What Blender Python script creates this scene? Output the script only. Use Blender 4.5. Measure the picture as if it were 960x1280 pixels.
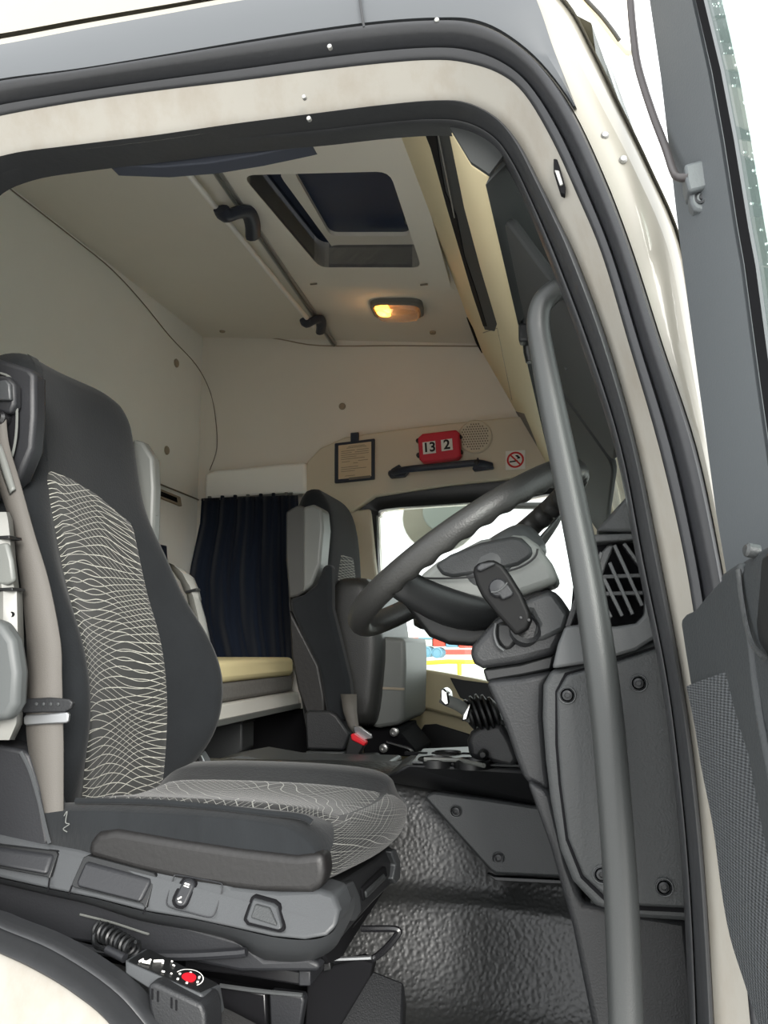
import bpy, bmesh, math, random
from mathutils import Vector, Matrix
random.seed(7)
for o in list(bpy.data.objects): bpy.data.objects.remove(o)
SC = bpy.context.scene
COL = SC.collection
# ------------------------------------------------------------------ camera
FPX, CX, CY = 1100.0, 480.0, 640.0            # focal length and centre for a 960x1280 frame
VPX, VPY = 740.0, 803.0                       # where lines across the cab converge
yc = Vector((VPX-CX, -(VPY-CY), -FPX)).normalized()
zc = Vector((0, 1, 0)); zc = Vector((0, -yc.z, yc.y)).normalized()
zc = (zc - yc*zc.dot(yc)).normalized()
xc = yc.cross(zc)
RW = Matrix((xc, yc, zc))                     # camera space -> cab space (x forward, y across, z up)
cam_d = bpy.data.cameras.new('camera'); cam = bpy.data.objects.new('camera', cam_d); COL.objects.link(cam)
cam.matrix_world = RW.to_4x4()
cam_d.sensor_fit = 'VERTICAL'; cam_d.sensor_height = 36; cam_d.sensor_width = 27
cam_d.lens = 36*FPX/1280; cam_d.clip_start = 0.02; cam_d.clip_end = 500
SC.camera = cam
# ------------------------------------------------------------------ world, light, exposure
W = bpy.data.worlds.new('overcast_sky'); SC.world = W; W.use_nodes = True
bg = W.node_tree.nodes['Background']
bg.inputs['Color'].default_value = (0.97, 0.99, 1.0, 1); bg.inputs['Strength'].default_value = 1.0
sun_d = bpy.data.lights.new('sun', 'SUN'); sun = bpy.data.objects.new('sun', sun_d); COL.objects.link(sun)
sun_d.energy = 2.4; sun_d.angle = math.radians(30); sun_d.color = (1.0, 0.97, 0.92)
sun.rotation_euler = Vector((0.42, -0.80, 0.30)).to_track_quat('Z', 'Y').to_euler()
SC.view_settings.view_transform = 'Standard'; SC.view_settings.look = 'None'
SC.view_settings.gamma = 1.0; SC.view_settings.use_curve_mapping = False
SC.view_settings.exposure = 1.4

# ------------------------------------------------------------------ helpers
def P(px, py, Y=None, X=None, Z=None):
    d = RW @ Vector((px-CX, -(py-CY), -FPX))
    if Y is not None: return d*(Y/d.y)
    if X is not None: return d*(X/d.x)
    return d*(Z/d.z)
def PP(pts, Y): return [P(a, b, Y) for a, b in pts]
def lin(c):
    def f(v):
        v /= 255.0
        return v/12.92 if v <= .04045 else ((v+.055)/1.055)**2.4
    return (f(c[0]), f(c[1]), f(c[2]), 1)
class NT:
    def __init__(s, m): s.t = m.node_tree; s.n = s.t.nodes; s.l = s.t.links
    def add(s, typ, **kw):
        nd = s.n.new(typ)
        for k, v in kw.items():
            if k.startswith('_'): setattr(nd, k[1:], v)
            else: nd.inputs[k].default_value = v
        return nd
    def link(s, a, b): s.l.new(a, b)
    def math(s, op, a, b=None, c=None):
        nd = s.n.new('ShaderNodeMath'); nd.operation = op
        for i, v in enumerate((a, b, c)):
            if v is None: continue
            if hasattr(v, 'is_output'): s.l.new(v, nd.inputs[i])
            else: nd.inputs[i].default_value = v
        return nd.outputs[0]
def mat(name, col, rough=.6, metal=0., spec=.5, bump=0., bscale=200., btype='NOISE', var=0., vscale=8., dirt=None, dscale=5., damt=.5, coat=0., sheen=0., trans=0., alpha=1., emit=None, estr=0., stretch=None):
    m = bpy.data.materials.new(name); m.use_nodes = True
    T = NT(m); b = T.n['Principled BSDF']
    b.inputs['Base Color'].default_value = lin(col); b.inputs['Roughness'].default_value = rough
    b.inputs['Metallic'].default_value = metal; b.inputs['Specular IOR Level'].default_value = spec
    b.inputs['Coat Weight'].default_value = coat; b.inputs['Sheen Weight'].default_value = sheen
    b.inputs['Transmission Weight'].default_value = trans; b.inputs['Alpha'].default_value = alpha
    if emit: b.inputs['Emission Color'].default_value = lin(emit); b.inputs['Emission Strength'].default_value = estr
    tc = T.add('ShaderNodeTexCoord'); co = tc.outputs['Object']
    if stretch:
        mp = T.add('ShaderNodeMapping'); mp.inputs['Scale'].default_value = stretch
        T.link(co, mp.inputs['Vector']); co = mp.outputs[0]
    colout = None
    if var > 0:
        nz = T.add('ShaderNodeTexNoise', Scale=vscale, Detail=5.0, Roughness=.6); T.link(co, nz.inputs['Vector'])
        hs = T.add('ShaderNodeHueSaturation', Color=lin(col))
        T.link(T.math('MULTIPLY_ADD', nz.outputs[0], 2*var, 1-var), hs.inputs['Value'])
        colout = hs.outputs[0]
    if dirt:
        nz = T.add('ShaderNodeTexNoise', Scale=dscale, Detail=8.0, Roughness=.7); T.link(co, nz.inputs['Vector'])
        rp = T.add('ShaderNodeValToRGB'); rp.color_ramp.elements[0].position = .45; rp.color_ramp.elements[1].position = .75
        T.link(nz.outputs[0], rp.inputs[0])
        mx = T.add('ShaderNodeMix', _data_type='RGBA'); mx.inputs['A'].default_value = lin(col); mx.inputs['B'].default_value = lin(dirt)
        if colout: T.link(colout, mx.inputs['A'])
        T.link(T.math('MULTIPLY', rp.outputs[0], damt), mx.inputs['Factor']); colout = mx.outputs['Result']
    if colout: T.link(colout, b.inputs['Base Color'])
    if bump > 0:
        if btype == 'VORONOI':
            tx = T.add('ShaderNodeTexVoronoi', Scale=bscale); h = tx.outputs['Distance']
            T.link(co, tx.inputs['Vector'])
        else:
            tx = T.add('ShaderNodeTexNoise', Scale=bscale, Detail=3.0); h = tx.outputs[0]; T.link(co, tx.inputs['Vector'])
        bp = T.add('ShaderNodeBump', Strength=bump, Distance=.002); T.link(h, bp.inputs['Height']); T.link(bp.outputs[0], b.inputs['Normal'])
    return m
def woven(name, base, line, nu, nv, wob, width, slant=.5):
    """dark cloth with a net of fine wavy pale threads, laid out in the panel's own UV"""
    m = bpy.data.materials.new(name); m.use_nodes = True; T = NT(m); b = T.n['Principled BSDF']
    b.inputs['Roughness'].default_value = .9; b.inputs['Specular IOR Level'].default_value = .15; b.inputs['Sheen Weight'].default_value = .15
    uv = T.add('ShaderNodeUVMap', _uv_map='uv'); sp = T.add('ShaderNodeSeparateXYZ'); T.link(uv.outputs[0], sp.inputs[0])
    u, v = sp.outputs[0], sp.outputs[1]
    nz = T.add('ShaderNodeTexNoise', Scale=2.2, Detail=0.0); T.link(uv.outputs[0], nz.inputs['Vector'])
    s1 = T.math('SINE', T.math('MULTIPLY_ADD', u, 7.0, T.math('MULTIPLY', v, 11.0)))
    s2 = T.math('SINE', T.math('MULTIPLY_ADD', u, -6.0, T.math('MULTIPLY', v, 17.0)))
    w1 = T.math('MULTIPLY', s1, wob); w2 = T.math('MULTIPLY', s2, wob)
    nn = T.math('MULTIPLY', nz.outputs[0], wob*2.2)
    A = T.math('ADD', T.math('ADD', T.math('MULTIPLY', v, nv), T.math('MULTIPLY', u, slant*nu)), T.math('ADD', w1, nn))
    B = T.math('ADD', T.math('ADD', T.math('MULTIPLY', v, nv), T.math('MULTIPLY', u, -slant*nu)), T.math('SUBTRACT', w2, nn))
    def line_of(x, w):
        f = T.math('ABSOLUTE', T.math('SUBTRACT', T.math('FRACT', x), .5))
        return T.math('LESS_THAN', f, w)
    L = T.math('MAXIMUM', line_of(A, width), line_of(B, width))
    n2 = T.add('ShaderNodeTexNoise', Scale=25.0, Detail=2.0); T.link(uv.outputs[0], n2.inputs['Vector'])
    L = T.math('MULTIPLY', L, T.math('MULTIPLY_ADD', n2.outputs[0], .7, .45))
    mx = T.add('ShaderNodeMix', _data_type='RGBA'); mx.inputs['A'].default_value = lin(base); mx.inputs['B'].default_value = lin(line)
    T.link(L, mx.inputs['Factor']); T.link(mx.outputs['Result'], b.inputs['Base Color'])
    bp = T.add('ShaderNodeBump', Strength=.3, Distance=.001); T.link(L, bp.inputs['Height']); T.link(bp.outputs[0], b.inputs['Normal'])
    return m
def mk(name, verts, faces, m, parent=None, smooth=True, bevel=0., seg=2, sub=0, ang=38, uvs=None, mats=None):
    me = bpy.data.meshes.new(name); me.from_pydata([tuple(v) for v in verts], [], faces)
    bmx = bmesh.new(); bmx.from_mesh(me); bmesh.ops.recalc_face_normals(bmx, faces=bmx.faces); bmx.to_mesh(me); bmx.free()
    if uvs:
        l = me.uv_layers.new(name='uv')
        for lp in me.loops: l.data[lp.index].uv = uvs[lp.vertex_index]
    me.materials.append(m)
    if smooth:
        for p in me.polygons: p.use_smooth = True
        me.set_sharp_from_angle(angle=math.radians(ang))
    o = bpy.data.objects.new(name, me); COL.objects.link(o)
    if parent: par(o, parent)
    if bevel > 0:
        b = o.modifiers.new('bevel', 'BEVEL'); b.width = bevel; b.segments = seg; b.limit_method = 'ANGLE'; b.angle_limit = math.radians(40); b.harden_normals = False
    if sub:
        s = o.modifiers.new('sub', 'SUBSURF'); s.levels = sub; s.render_levels = sub
    return o
def par(o, p):
    o.parent = p
    off = p.location.copy() if p.type == 'EMPTY' else Vector((0, 0, 0))
    o.matrix_parent_inverse = Matrix.Translation(-off)
def tag(o, label, cat, group=None, kind=None):
    o['label'] = label; o['category'] = cat
    if group: o['group'] = group
    if kind: o['kind'] = kind
    return o
def thing(name, loc, label, cat, group=None, kind=None):
    o = bpy.data.objects.new(name, None); COL.objects.link(o); o.location = loc; o.empty_display_size = .05
    return tag(o, label, cat, group, kind)
def prism_g(poly, vec):
    n = len(poly); vec = Vector(vec); v = [Vector(p) for p in poly]; v += [p+vec for p in v]
    f = [list(range(n)), list(range(2*n-1, n-1, -1))]
    f += [[i, (i+1) % n, n+(i+1) % n, n+i] for i in range(n)]
    return v, f
def slab(name, pix, Y, d, m, parent=None, bevel=.003, seg=2, **k):
    """flat panel: outline at depth Y, real thickness d away from the door side"""
    v, f = prism_g(PP(pix, Y), (0, d, 0)); return mk(name, v, f, m, parent, bevel=bevel, seg=seg, **k)
def prism(name, poly, vec, m, parent=None, bevel=0., **k):
    v, f = prism_g(poly, vec); return mk(name, v, f, m, parent, bevel=bevel, **k)
def box(name, c, s, m, parent=None, bevel=.004, rot=None, **k):
    v = [Vector((sx*s[0]/2, sy*s[1]/2, sz*s[2]/2)) for sx in (-1, 1) for sy in (-1, 1) for sz in (-1, 1)]
    if rot: v = [rot @ a for a in v]
    v = [a+Vector(c) for a in v]
    f = [[0, 1, 3, 2], [4, 6, 7, 5], [0, 4, 5, 1], [2, 3, 7, 6], [0, 2, 6, 4], [1, 5, 7, 3]]
    return mk(name, v, f, m, parent, bevel=bevel, **k)
def cr(pts, n, closed=False):
    """Catmull-Rom through the points, n samples per span"""
    pts = [Vector(p) for p in pts]; out = []; N = len(pts)
    for i in range(N if closed else N-1):
        if closed: a, b, c, d = pts[i-1], pts[i], pts[(i+1) % N], pts[(i+2) % N]
        else: a, b, c, d = pts[max(i-1, 0)], pts[i], pts[i+1], pts[min(i+2, N-1)]
        for k in range(n):
            t = k/n; out.append(.5*((2*b)+(c-a)*t+(2*a-5*b+4*c-d)*t*t+(3*b-a-3*c+d)*t**3))
    if not closed: out.append(pts[-1])
    return out
def tube_g(path, r, n=12, closed=False, cap=True, up=None):
    path = [Vector(p) for p in path]; N = len(path); v = []; f = []
    rs = r if isinstance(r, list) else [r]*N
    T = []
    for i in range(N):
        a = path[i-1] if (i > 0 or closed) else path[i]; b = path[(i+1) % N] if (i < N-1 or closed) else path[i]
        T.append((b-a).normalized())
    ref = Vector(up) if up else (Vector((0, 0, 1)) if abs(T[0].z) < .9 else Vector((1, 0, 0)))
    U = (ref-T[0]*ref.dot(T[0])).normalized()
    for i in range(N):
        if up: U = Vector(up)
        U = (U-T[i]*U.dot(T[i])).normalized(); V = T[i].cross(U)
        ra, rb = rs[i] if isinstance(rs[i], tuple) else (rs[i], rs[i])
        for k in range(n):
            a = 2*math.pi*k/n; v.append(path[i]+U*ra*math.cos(a)+V*rb*math.sin(a))
    for i in range(N if closed else N-1):
        j = (i+1) % N
        for k in range(n): f.append([i*n+k, i*n+(k+1) % n, j*n+(k+1) % n, j*n+k])
    if cap and not closed: f.append(list(range(n-1, -1, -1))); f.append([(N-1)*n+k for k in range(n)])
    return v, f
def tube(name, path, r, m, parent=None, n=12, closed=False, up=None, **k):
    v, f = tube_g(path, r, n, closed, True, up); return mk(name, v, f, m, parent, **k)
def grid_g(rows, closed_u=False, caps=False):
    """rows: list of equally long point rows"""
    n = len(rows[0]); v = [p for r in rows for p in r]; f = []
    for i in range(len(rows)-1):
        for k in range(n if closed_u else n-1):
            f.append([i*n+k, i*n+(k+1) % n, (i+1)*n+(k+1) % n, (i+1)*n+k])
    if caps: f.append(list(range(n-1, -1, -1))); f.append([(len(rows)-1)*n+k for k in range(n)])
    return v, f
def loft(name, rings, m, parent=None, **k):
    v, f = grid_g(rings, True, True); return mk(name, v, f, m, parent, **k)
def lathe(name, c, axis, prof, m, parent=None, n=20, **k):
    """prof: list of (radius, height along axis)"""
    ax = Vector(axis).normalized(); r0 = Vector((0, 0, 1)) if abs(ax.z) < .9 else Vector((1, 0, 0))
    u = (r0-ax*r0.dot(ax)).normalized(); w = ax.cross(u); c = Vector(c)
    rings = [[c+ax*h+(u*math.cos(2*math.pi*i/n)+w*math.sin(2*math.pi*i/n))*r for i in range(n)] for r, h in prof]
    return loft(name, rings, m, parent, **k)
def itp(x, tab):
    if x <= tab[0][0]: return tab[0][1]
    for (a, b), (c, d) in zip(tab, tab[1:]):
        if x <= c: return b+(d-b)*(x-a)/(c-a)
    return tab[-1][1]
def sitp(x, tab):
    """smooth interpolation (Catmull-Rom on the table)"""
    xs = [t[0] for t in tab]; ys = [t[1] for t in tab]
    if x <= xs[0]: return ys[0]
    if x >= xs[-1]: return ys[-1]
    for i in range(len(xs)-1):
        if x <= xs[i+1]:
            h = xs[i+1]-xs[i]; t = (x-xs[i])/h
            m0 = (ys[i+1]-ys[max(i-1, 0)])/(xs[i+1]-xs[max(i-1, 0)])*h
            m1 = (ys[min(i+2, len(xs)-1)]-ys[i])/(xs[min(i+2, len(xs)-1)]-xs[i])*h
            return (2*t**3-3*t*t+1)*ys[i]+(t**3-2*t*t+t)*m0+(-2*t**3+3*t*t)*ys[i+1]+(t**3-t*t)*m1
def text(name, s, size, origin, ux, uy, m, parent, depth=.0006, bold=0.):
    cu = bpy.data.curves.new(name, 'FONT'); cu.body = s; cu.size = size; cu.extrude = depth; cu.align_x = 'CENTER'; cu.align_y = 'CENTER'; cu.offset = bold
    t = bpy.data.objects.new('tmp', cu); COL.objects.link(t)
    dg = bpy.context.evaluated_depsgraph_get(); me = bpy.data.meshes.new_from_object(t.evaluated_get(dg))
    bpy.data.objects.remove(t)
    ux = Vector(ux).normalized(); uy = Vector(uy); uy = (uy-ux*uy.dot(ux)).normalized(); uz = ux.cross(uy)
    M = Matrix((ux, uy, uz)).transposed().to_4x4(); M.translation = Vector(origin); me.transform(M)
    me.name = name; me.materials.clear(); me.materials.append(m)
    o = bpy.data.objects.new(name, me); COL.objects.link(o); par(o, parent); return o

# ------------------------------------------------------------------ materials
M = {}
M['headliner'] = mat('headliner', (224, 220, 211), .95, spec=.1, bump=.15, bscale=600, var=.04, vscale=5)
M['backwall'] = mat('backwall_lining', (236, 236, 231), .95, spec=.1, bump=.15, bscale=600, var=.04, vscale=4)
M['beige'] = mat('beige_plastic', (206, 196, 176), .55, bump=.1, bscale=500, var=.03)
M['cream'] = mat('cream_plastic', (224, 210, 172), .5, bump=.08, bscale=500, var=.03)
M['seam'] = mat('seam_brown', (120, 112, 100), .9)  # plain brownish tone for seams, slots, grille holes and printed lines
M['cap'] = mat('screw_cap_plastic', (150, 138, 120), .7)
M['rubber'] = mat('seal_rubber', (44, 45, 47), .42, spec=.5, bump=.2, bscale=90, var=.15, vscale=30)
M['rubber2'] = mat('seal_rubber_grey', (46, 47, 50), .4, spec=.5, bump=.15, bscale=120, var=.12, vscale=30)
M['jamb'] = mat('dirty_white_paint', (136, 133, 126), .45, var=.05, vscale=10, dirt=(112, 100, 84), dscale=16, damt=.5, stretch=(1, 1, .35))
M['body'] = mat('body_white_paint', (140, 137, 127), .35, coat=.3, var=.03, vscale=6, dirt=(160, 152, 136), dscale=5, damt=.12)
M['bodygrey'] = mat('body_grey_trim', (72, 75, 78), .35, coat=.2, var=.05, vscale=6)
M['dash'] = mat('dash_grey_plastic', (54, 56, 57), .5, bump=.35, bscale=420, var=.05)
M['dashd'] = mat('dash_dark_plastic', (31, 32, 34), .48, bump=.3, bscale=420, var=.05)
M['dashm'] = mat('dash_mid_smooth', (72, 74, 75), .42, bump=.1, bscale=500)
M['black'] = mat('black_plastic', (22, 23, 24), .4, bump=.1, bscale=400)
M['blackg'] = mat('black_gloss_metal', (26, 26, 28), .25, spec=.6)
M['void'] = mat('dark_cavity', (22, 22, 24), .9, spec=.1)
M['bar'] = mat('grab_bar_grey', (58, 60, 60), .42, spec=.5, bump=.15, bscale=700)
M['leather'] = mat('wheel_leather', (42, 42, 41), .42, spec=.5, bump=.3, bscale=350, var=.12, vscale=20)
M['velour'] = mat('seat_velour', (32, 34, 36), .95, spec=.1, sheen=.08, bump=.3, bscale=260, var=.22, vscale=14)
M['velour2'] = mat('seat_velour_side', (33, 35, 37), .95, spec=.1, sheen=.1, bump=.3, bscale=200, var=.3, vscale=22, stretch=(1, 1, .3))
M['vinyl'] = mat('seat_vinyl', (25, 24, 24), .5, bump=.25, bscale=120, var=.06)
M['pattern'] = woven('woven_net_back', (48, 49, 48), (205, 203, 192), 11, 44, .9, .042, .5)
M['pattern2'] = woven('woven_net_cushion', (26, 27, 28), (150, 150, 144), 15, 24, .9, .04, .8)
M['greyp'] = mat('light_grey_plastic', (104, 106, 103), .45, bump=.08, bscale=400, var=.04)
M['greyl'] = mat('armrest_grey', (116, 116, 112), .4, bump=.05, var=.04)
M['belt'] = mat('belt_webbing', (88, 85, 81), .6, spec=.3, bump=.25, bscale=900, var=.05)
M['basep'] = mat('seat_base_plastic', (60, 62, 64), .45, bump=.12, bscale=500, var=.06, vscale=12)
M['based'] = mat('seat_base_dark', (34, 35, 38), .5, bump=.15, bscale=300, var=.08)
M['steel'] = mat('steel', (170, 172, 174), .3, metal=.9)
M['chrome'] = mat('chrome', (214, 214, 214), .15, metal=1.)
M['red'] = mat('red_plastic', (206, 26, 40), .4)
M['redbox'] = mat('red_box_plastic', (196, 28, 52), .45)
M['white'] = mat('white_print', (232, 230, 224), .6)
M['blackp'] = mat('black_print', (20, 20, 20), .7)
M['redp'] = mat('red_print', (200, 30, 30), .6)
M['paper'] = mat('paper', (206, 186, 156), .8, var=.05, vscale=20)
M['navy'] = mat('curtain_navy', (22, 29, 42), .9, spec=.1, sheen=.1, bump=.2, bscale=500)
M['mattress'] = mat('mattress_cream', (240, 224, 172), .9, var=.04)
M['matgrey'] = mat('mattress_grey', (112, 110, 106), .95, bump=.3, bscale=400, var=.3, vscale=90)
M['board'] = mat('bunk_board', (222, 220, 212), .5)
M['visor'] = mat('visor_grey', (44, 46, 46), .85, bump=.1, bscale=500)
M['hatchglass'] = mat('hatch_tinted_panel', (30, 44, 72), .25)
M['hatchdark'] = mat('hatch_shade', (38, 46, 64), .6)
M['alu'] = mat('aluminium', (168, 168, 166), .35, metal=.7)
M['rodwhite'] = mat('white_rod', (236, 234, 230), .4)
M['navyp'] = mat('dark_blue_plastic', (38, 44, 58), .45)
M['lens'] = mat('lamp_lens', (236, 232, 224), .12, trans=.85)
M['bulb'] = mat('lamp_bulb', (255, 170, 80), .4, emit=(255, 150, 50), estr=5.0)
M['stain'] = mat('grille_beige', (178, 162, 138), .7, bump=.8, bscale=260, btype='VORONOI')
M['doorp'] = mat('door_panel_grey', (48, 51, 53), .55, bump=.35, bscale=320, var=.05)
M['doorf'] = mat('door_frame_grey', (78, 82, 85), .45, bump=.1, bscale=400, var=.04)
M['mirrorh'] = mat('mirror_black', (12, 26, 20), .4)
M['screw'] = mat('screw_dark', (44, 45, 47), .35, metal=.3)
def glassmat(name, col, dens):
    m = bpy.data.materials.new(name); m.use_nodes = True; T = NT(m)
    T.n.remove(T.n['Principled BSDF'])
    tr = T.add('ShaderNodeBsdfTransparent', Color=(col[0], col[1], col[2], 1)); gl = T.add('ShaderNodeBsdfGlossy', Roughness=.02)
    fr = T.add('ShaderNodeFresnel', IOR=1.45); mx = T.add('ShaderNodeMixShader')
    T.link(T.math('MULTIPLY', fr.outputs[0], dens), mx.inputs[0]); T.link(tr.outputs[0], mx.inputs[1]); T.link(gl.outputs[0], mx.inputs[2])
    T.link(mx.outputs[0], T.n['Material Output'].inputs[0]); return m
M['glass'] = glassmat('window_glass', (.93, .97, .95), .8)
M['glassg'] = glassmat('green_door_glass', (.86, .95, .91), .25)
M['drop'] = mat('water_drop', (225, 240, 236), .05, spec=.8)
# pebbled rubber floor covering
def pebble():
    m = bpy.data.materials.new('pebbled_rubber'); m.use_nodes = True; T = NT(m); b = T.n['Principled BSDF']
    b.inputs['Base Color'].default_value = lin((44, 45, 45)); b.inputs['Roughness'].default_value = .32; b.inputs['Specular IOR Level'].default_value = .6
    tc = T.add('ShaderNodeTexCoord'); nz = T.add('ShaderNodeTexNoise', Scale=60.0, Detail=1.0); T.link(tc.outputs['Object'], nz.inputs['Vector'])
    mxv = T.add('ShaderNodeMix', _data_type='VECTOR'); mxv.inputs['Factor'].default_value = .004
    T.link(tc.outputs['Object'], mxv.inputs['A']); T.link(nz.outputs['Color'], mxv.inputs['B'])
    v = T.add('ShaderNodeTexVoronoi', Scale=135.0, _feature='SMOOTH_F1'); T.link(mxv.outputs['Result'], v.inputs['Vector'])
    h = T.math('SUBTRACT', 1.0, v.outputs['Distance'])
    n2 = T.add('ShaderNodeTexNoise', Scale=7.0, Detail=4.0); T.link(tc.outputs['Object'], n2.inputs['Vector'])
    T.link(T.math('MULTIPLY_ADD', n2.outputs[0], .2, .27), b.inputs['Roughness'])
    bp = T.add('ShaderNodeBump', Strength=.28, Distance=.004); T.link(h, bp.inputs['Height']); T.link(bp.outputs[0], b.inputs['Normal'])
    return m
M['pebble'] = pebble()
def dotgrid():
    m = bpy.data.materials.new('door_grille_dots'); m.use_nodes = True; T = NT(m); b = T.n['Principled BSDF']
    b.inputs['Roughness'].default_value = .45
    uv = T.add('ShaderNodeUVMap', _uv_map='uv'); sp = T.add('ShaderNodeSeparateXYZ'); T.link(uv.outputs[0], sp.inputs[0])
    a = T.math('SINE', T.math('MULTIPLY', T.math('ADD', sp.outputs[0], sp.outputs[1]), 1300.0)); c = T.math('SINE', T.math('MULTIPLY', T.math('SUBTRACT', sp.outputs[0], sp.outputs[1]), 1300.0))
    h = T.math('MULTIPLY_ADD', T.math('MULTIPLY', a, c), .5, .5)
    rp = T.add('ShaderNodeValToRGB'); rp.color_ramp.elements[0].color = lin((30, 32, 34)); rp.color_ramp.elements[1].color = lin((92, 95, 98)); T.link(h, rp.inputs[0]); T.link(rp.outputs[0], b.inputs['Base Color'])
    bp = T.add('ShaderNodeBump', Strength=.6, Distance=.002); T.link(h, bp.inputs['Height']); T.link(bp.outputs[0], b.inputs['Normal'])
    return m
M['dots'] = dotgrid()

# ------------------------------------------------------------------ SETTING: cab shell
YF = 3.05; XB = -1.44
def zceil(x): return 1.05+max(0., -.45-x)*.13
def PC(px, py, dz=0.):
    d = RW @ Vector((px-CX, -(py-CY), -FPX)); s = (.9915+dz)/(d.z+.13*d.x); return d*s
# --- near side of the cab: body panel, jamb and two rubber seals around the door opening
ST = [ # inner seal inside | inner seal outside | jamb outside | outer seal outside | panel fold | panel edge
 [(-45,420),(-70,420),(-120,420),(-160,420),(-240,420),(-330,420)],
 [(-38,290),(-60,275),(-105,240),(-140,210),(-200,150),(-250,110)],
 [(-15,240),(-25,215),(-50,160),(-60,122),(-80,68),(-90,54)],
 [(30,217),(20,197),(0,145),(0,105),(0,57),(0,42)],
 [(100,205),(100,187),(100,127),(100,92),(100,38),(100,24)],
 [(200,193),(200,175),(200,113),(200,76),(200,20),(200,7)],
 [(300,181),(300,160),(300,101),(300,59),(300,2),(300,-10)],
 [(400,172),(400,146),(400,88),(400,43),(400,-12),(400,-24)],
 [(480,163),(480,136),(480,79),(480,33),(500,-25),(510,-38)],
 [(545,159),(545,130),(540,75),(545,29),(590,-28),(600,-42)],
 [(585,164),(585,132),(580,78),(590,31),(645,-20),(665,-36)],
 [(618,183),(622,150),(622,91),(630,47),(688,18),(710,2)],
 [(640,215),(648,178),(655,117),(675,83),(720,72),(742,60)],
 [(660,257),(672,222),(690,175),(716,138),(755,138),(775,128)],
 [(676,295),(698,274),(722,245),(757,225),(793,212),(812,205)],
 [(692,335),(722,325),(753,320),(792,318),(834,308),(852,300)],
 [(728,430),(761,430),(786,430),(828,430),(858,425),(872,420)],
 [(770,560),(797,560),(824,560),(871,560),(884,560),(892,555)],
 [(797,700),(826,700),(856,700),(901,700),(910,700),(918,700)],
 [(826,840),(852,840),(878,840),(925,840),(934,840),(942,840)],
 [(842,960),(869,960),(897,960),(945,960),(955,960),(965,960)],
 [(855,1100),(882,1100),(918,1100),(965,1100),(980,1100),(990,1100)],
 [(863,1280),(893,1280),(938,1280),(990,1280),(1010,1280),(1025,1280)],
 [(866,1450),(900,1450),(950,1450),(1000,1450),(1030,1450),(1050,1450)],
 [(800,1580),(830,1620),(860,1660),(890,1710),(920,1760),(940,1800)],
 [(500,1560),(500,1600),(480,1650),(470,1700),(460,1760),(450,1800)],
 [(290,1400),(235,1400),(180,1440),(150,1480),(110,1540),(80,1580)],
 [(200,1282),(144,1281),(50,1322),(10,1370),(-40,1430),(-70,1470)],
 [(152,1228),(94,1239),(-10,1280),(-50,1330),(-100,1390),(-130,1430)],
 [(75,1178),(45,1210),(-60,1250),(-100,1300),(-150,1350),(-180,1390)],
 [(0,1147),(-15,1181),(-110,1220),(-150,1260),(-200,1310),(-230,1340)],
 [(-60,1110),(-85,1140),(-150,1170),(-190,1200),(-250,1230),(-300,1250)],
 [(-68,900),(-92,900),(-150,900),(-195,900),(-260,900),(-330,900)],
 [(-58,650),(-82,650),(-135,650),(-175,650),(-250,650),(-330,650)],
]
YL = [1.035, 1.0, .968, .95, .955, .985]
CUR = [cr([P(s[k][0], s[k][1], YL[k]) for s in ST], 5, True) for k in range(6)]
wr = thing('wall_right', (0, .98, -.6), 'white cab side panel around the open door frame', 'cab side', kind='structure')
def ribbon(name, A, B, prof, m, back=.02):
    """closed band between two loops; prof = (position 0..1 from A to B, height towards the outside)"""
    rows = []
    for t, h in prof: rows.append([a.lerp(b, t)+Vector((0, -h, 0)) for a, b in zip(A, B)])
    if back: rows += [[b+Vector((0, back, 0)) for b in B], [a+Vector((0, back, 0)) for a in A], rows[0]]
    v, f = grid_g(rows, True); return mk(name, v, f, m, wr, ang=60)
def arch(n, h): return [(i/n, h*math.sin(math.pi*i/n)) for i in range(n+1)]
ribbon('inner_seal', CUR[0], CUR[1], [(0, 0), (.02, .006), (.1, .010), (.2, .008), (.27, .001), (.32, .004), (.42, .016), (.55, .022), (.7, .022), (.84, .016), (.95, .006), (1, -.012)], M['rubber'])
ribbon('door_jamb', CUR[1], CUR[2], [(0, 0), (.1, 0), (.85, 0), (.97, 0), (1, 0)], M['jamb'], 0)
ribbon('outer_seal', CUR[2], CUR[3], [(0, -.006), (.03, .002), (.1, .004), (.28, .004), (.36, -.004), (.42, .004), (.52, .014), (.66, .02), (.8, .018), (.9, .01), (.96, .002), (1, -.004)], M['rubber2'], .03)
ribbon('outer_panel', CUR[3], CUR[4], [(0, -.006), (.02, 0), (.5, .004), (1, 0)], M['bodygrey'] if False else M['body'], .03)
ribbon('panel_edge', CUR[4], CUR[5], [(0, 0), (.5, .001), (1, -.012)], M['body'], .05)
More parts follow.
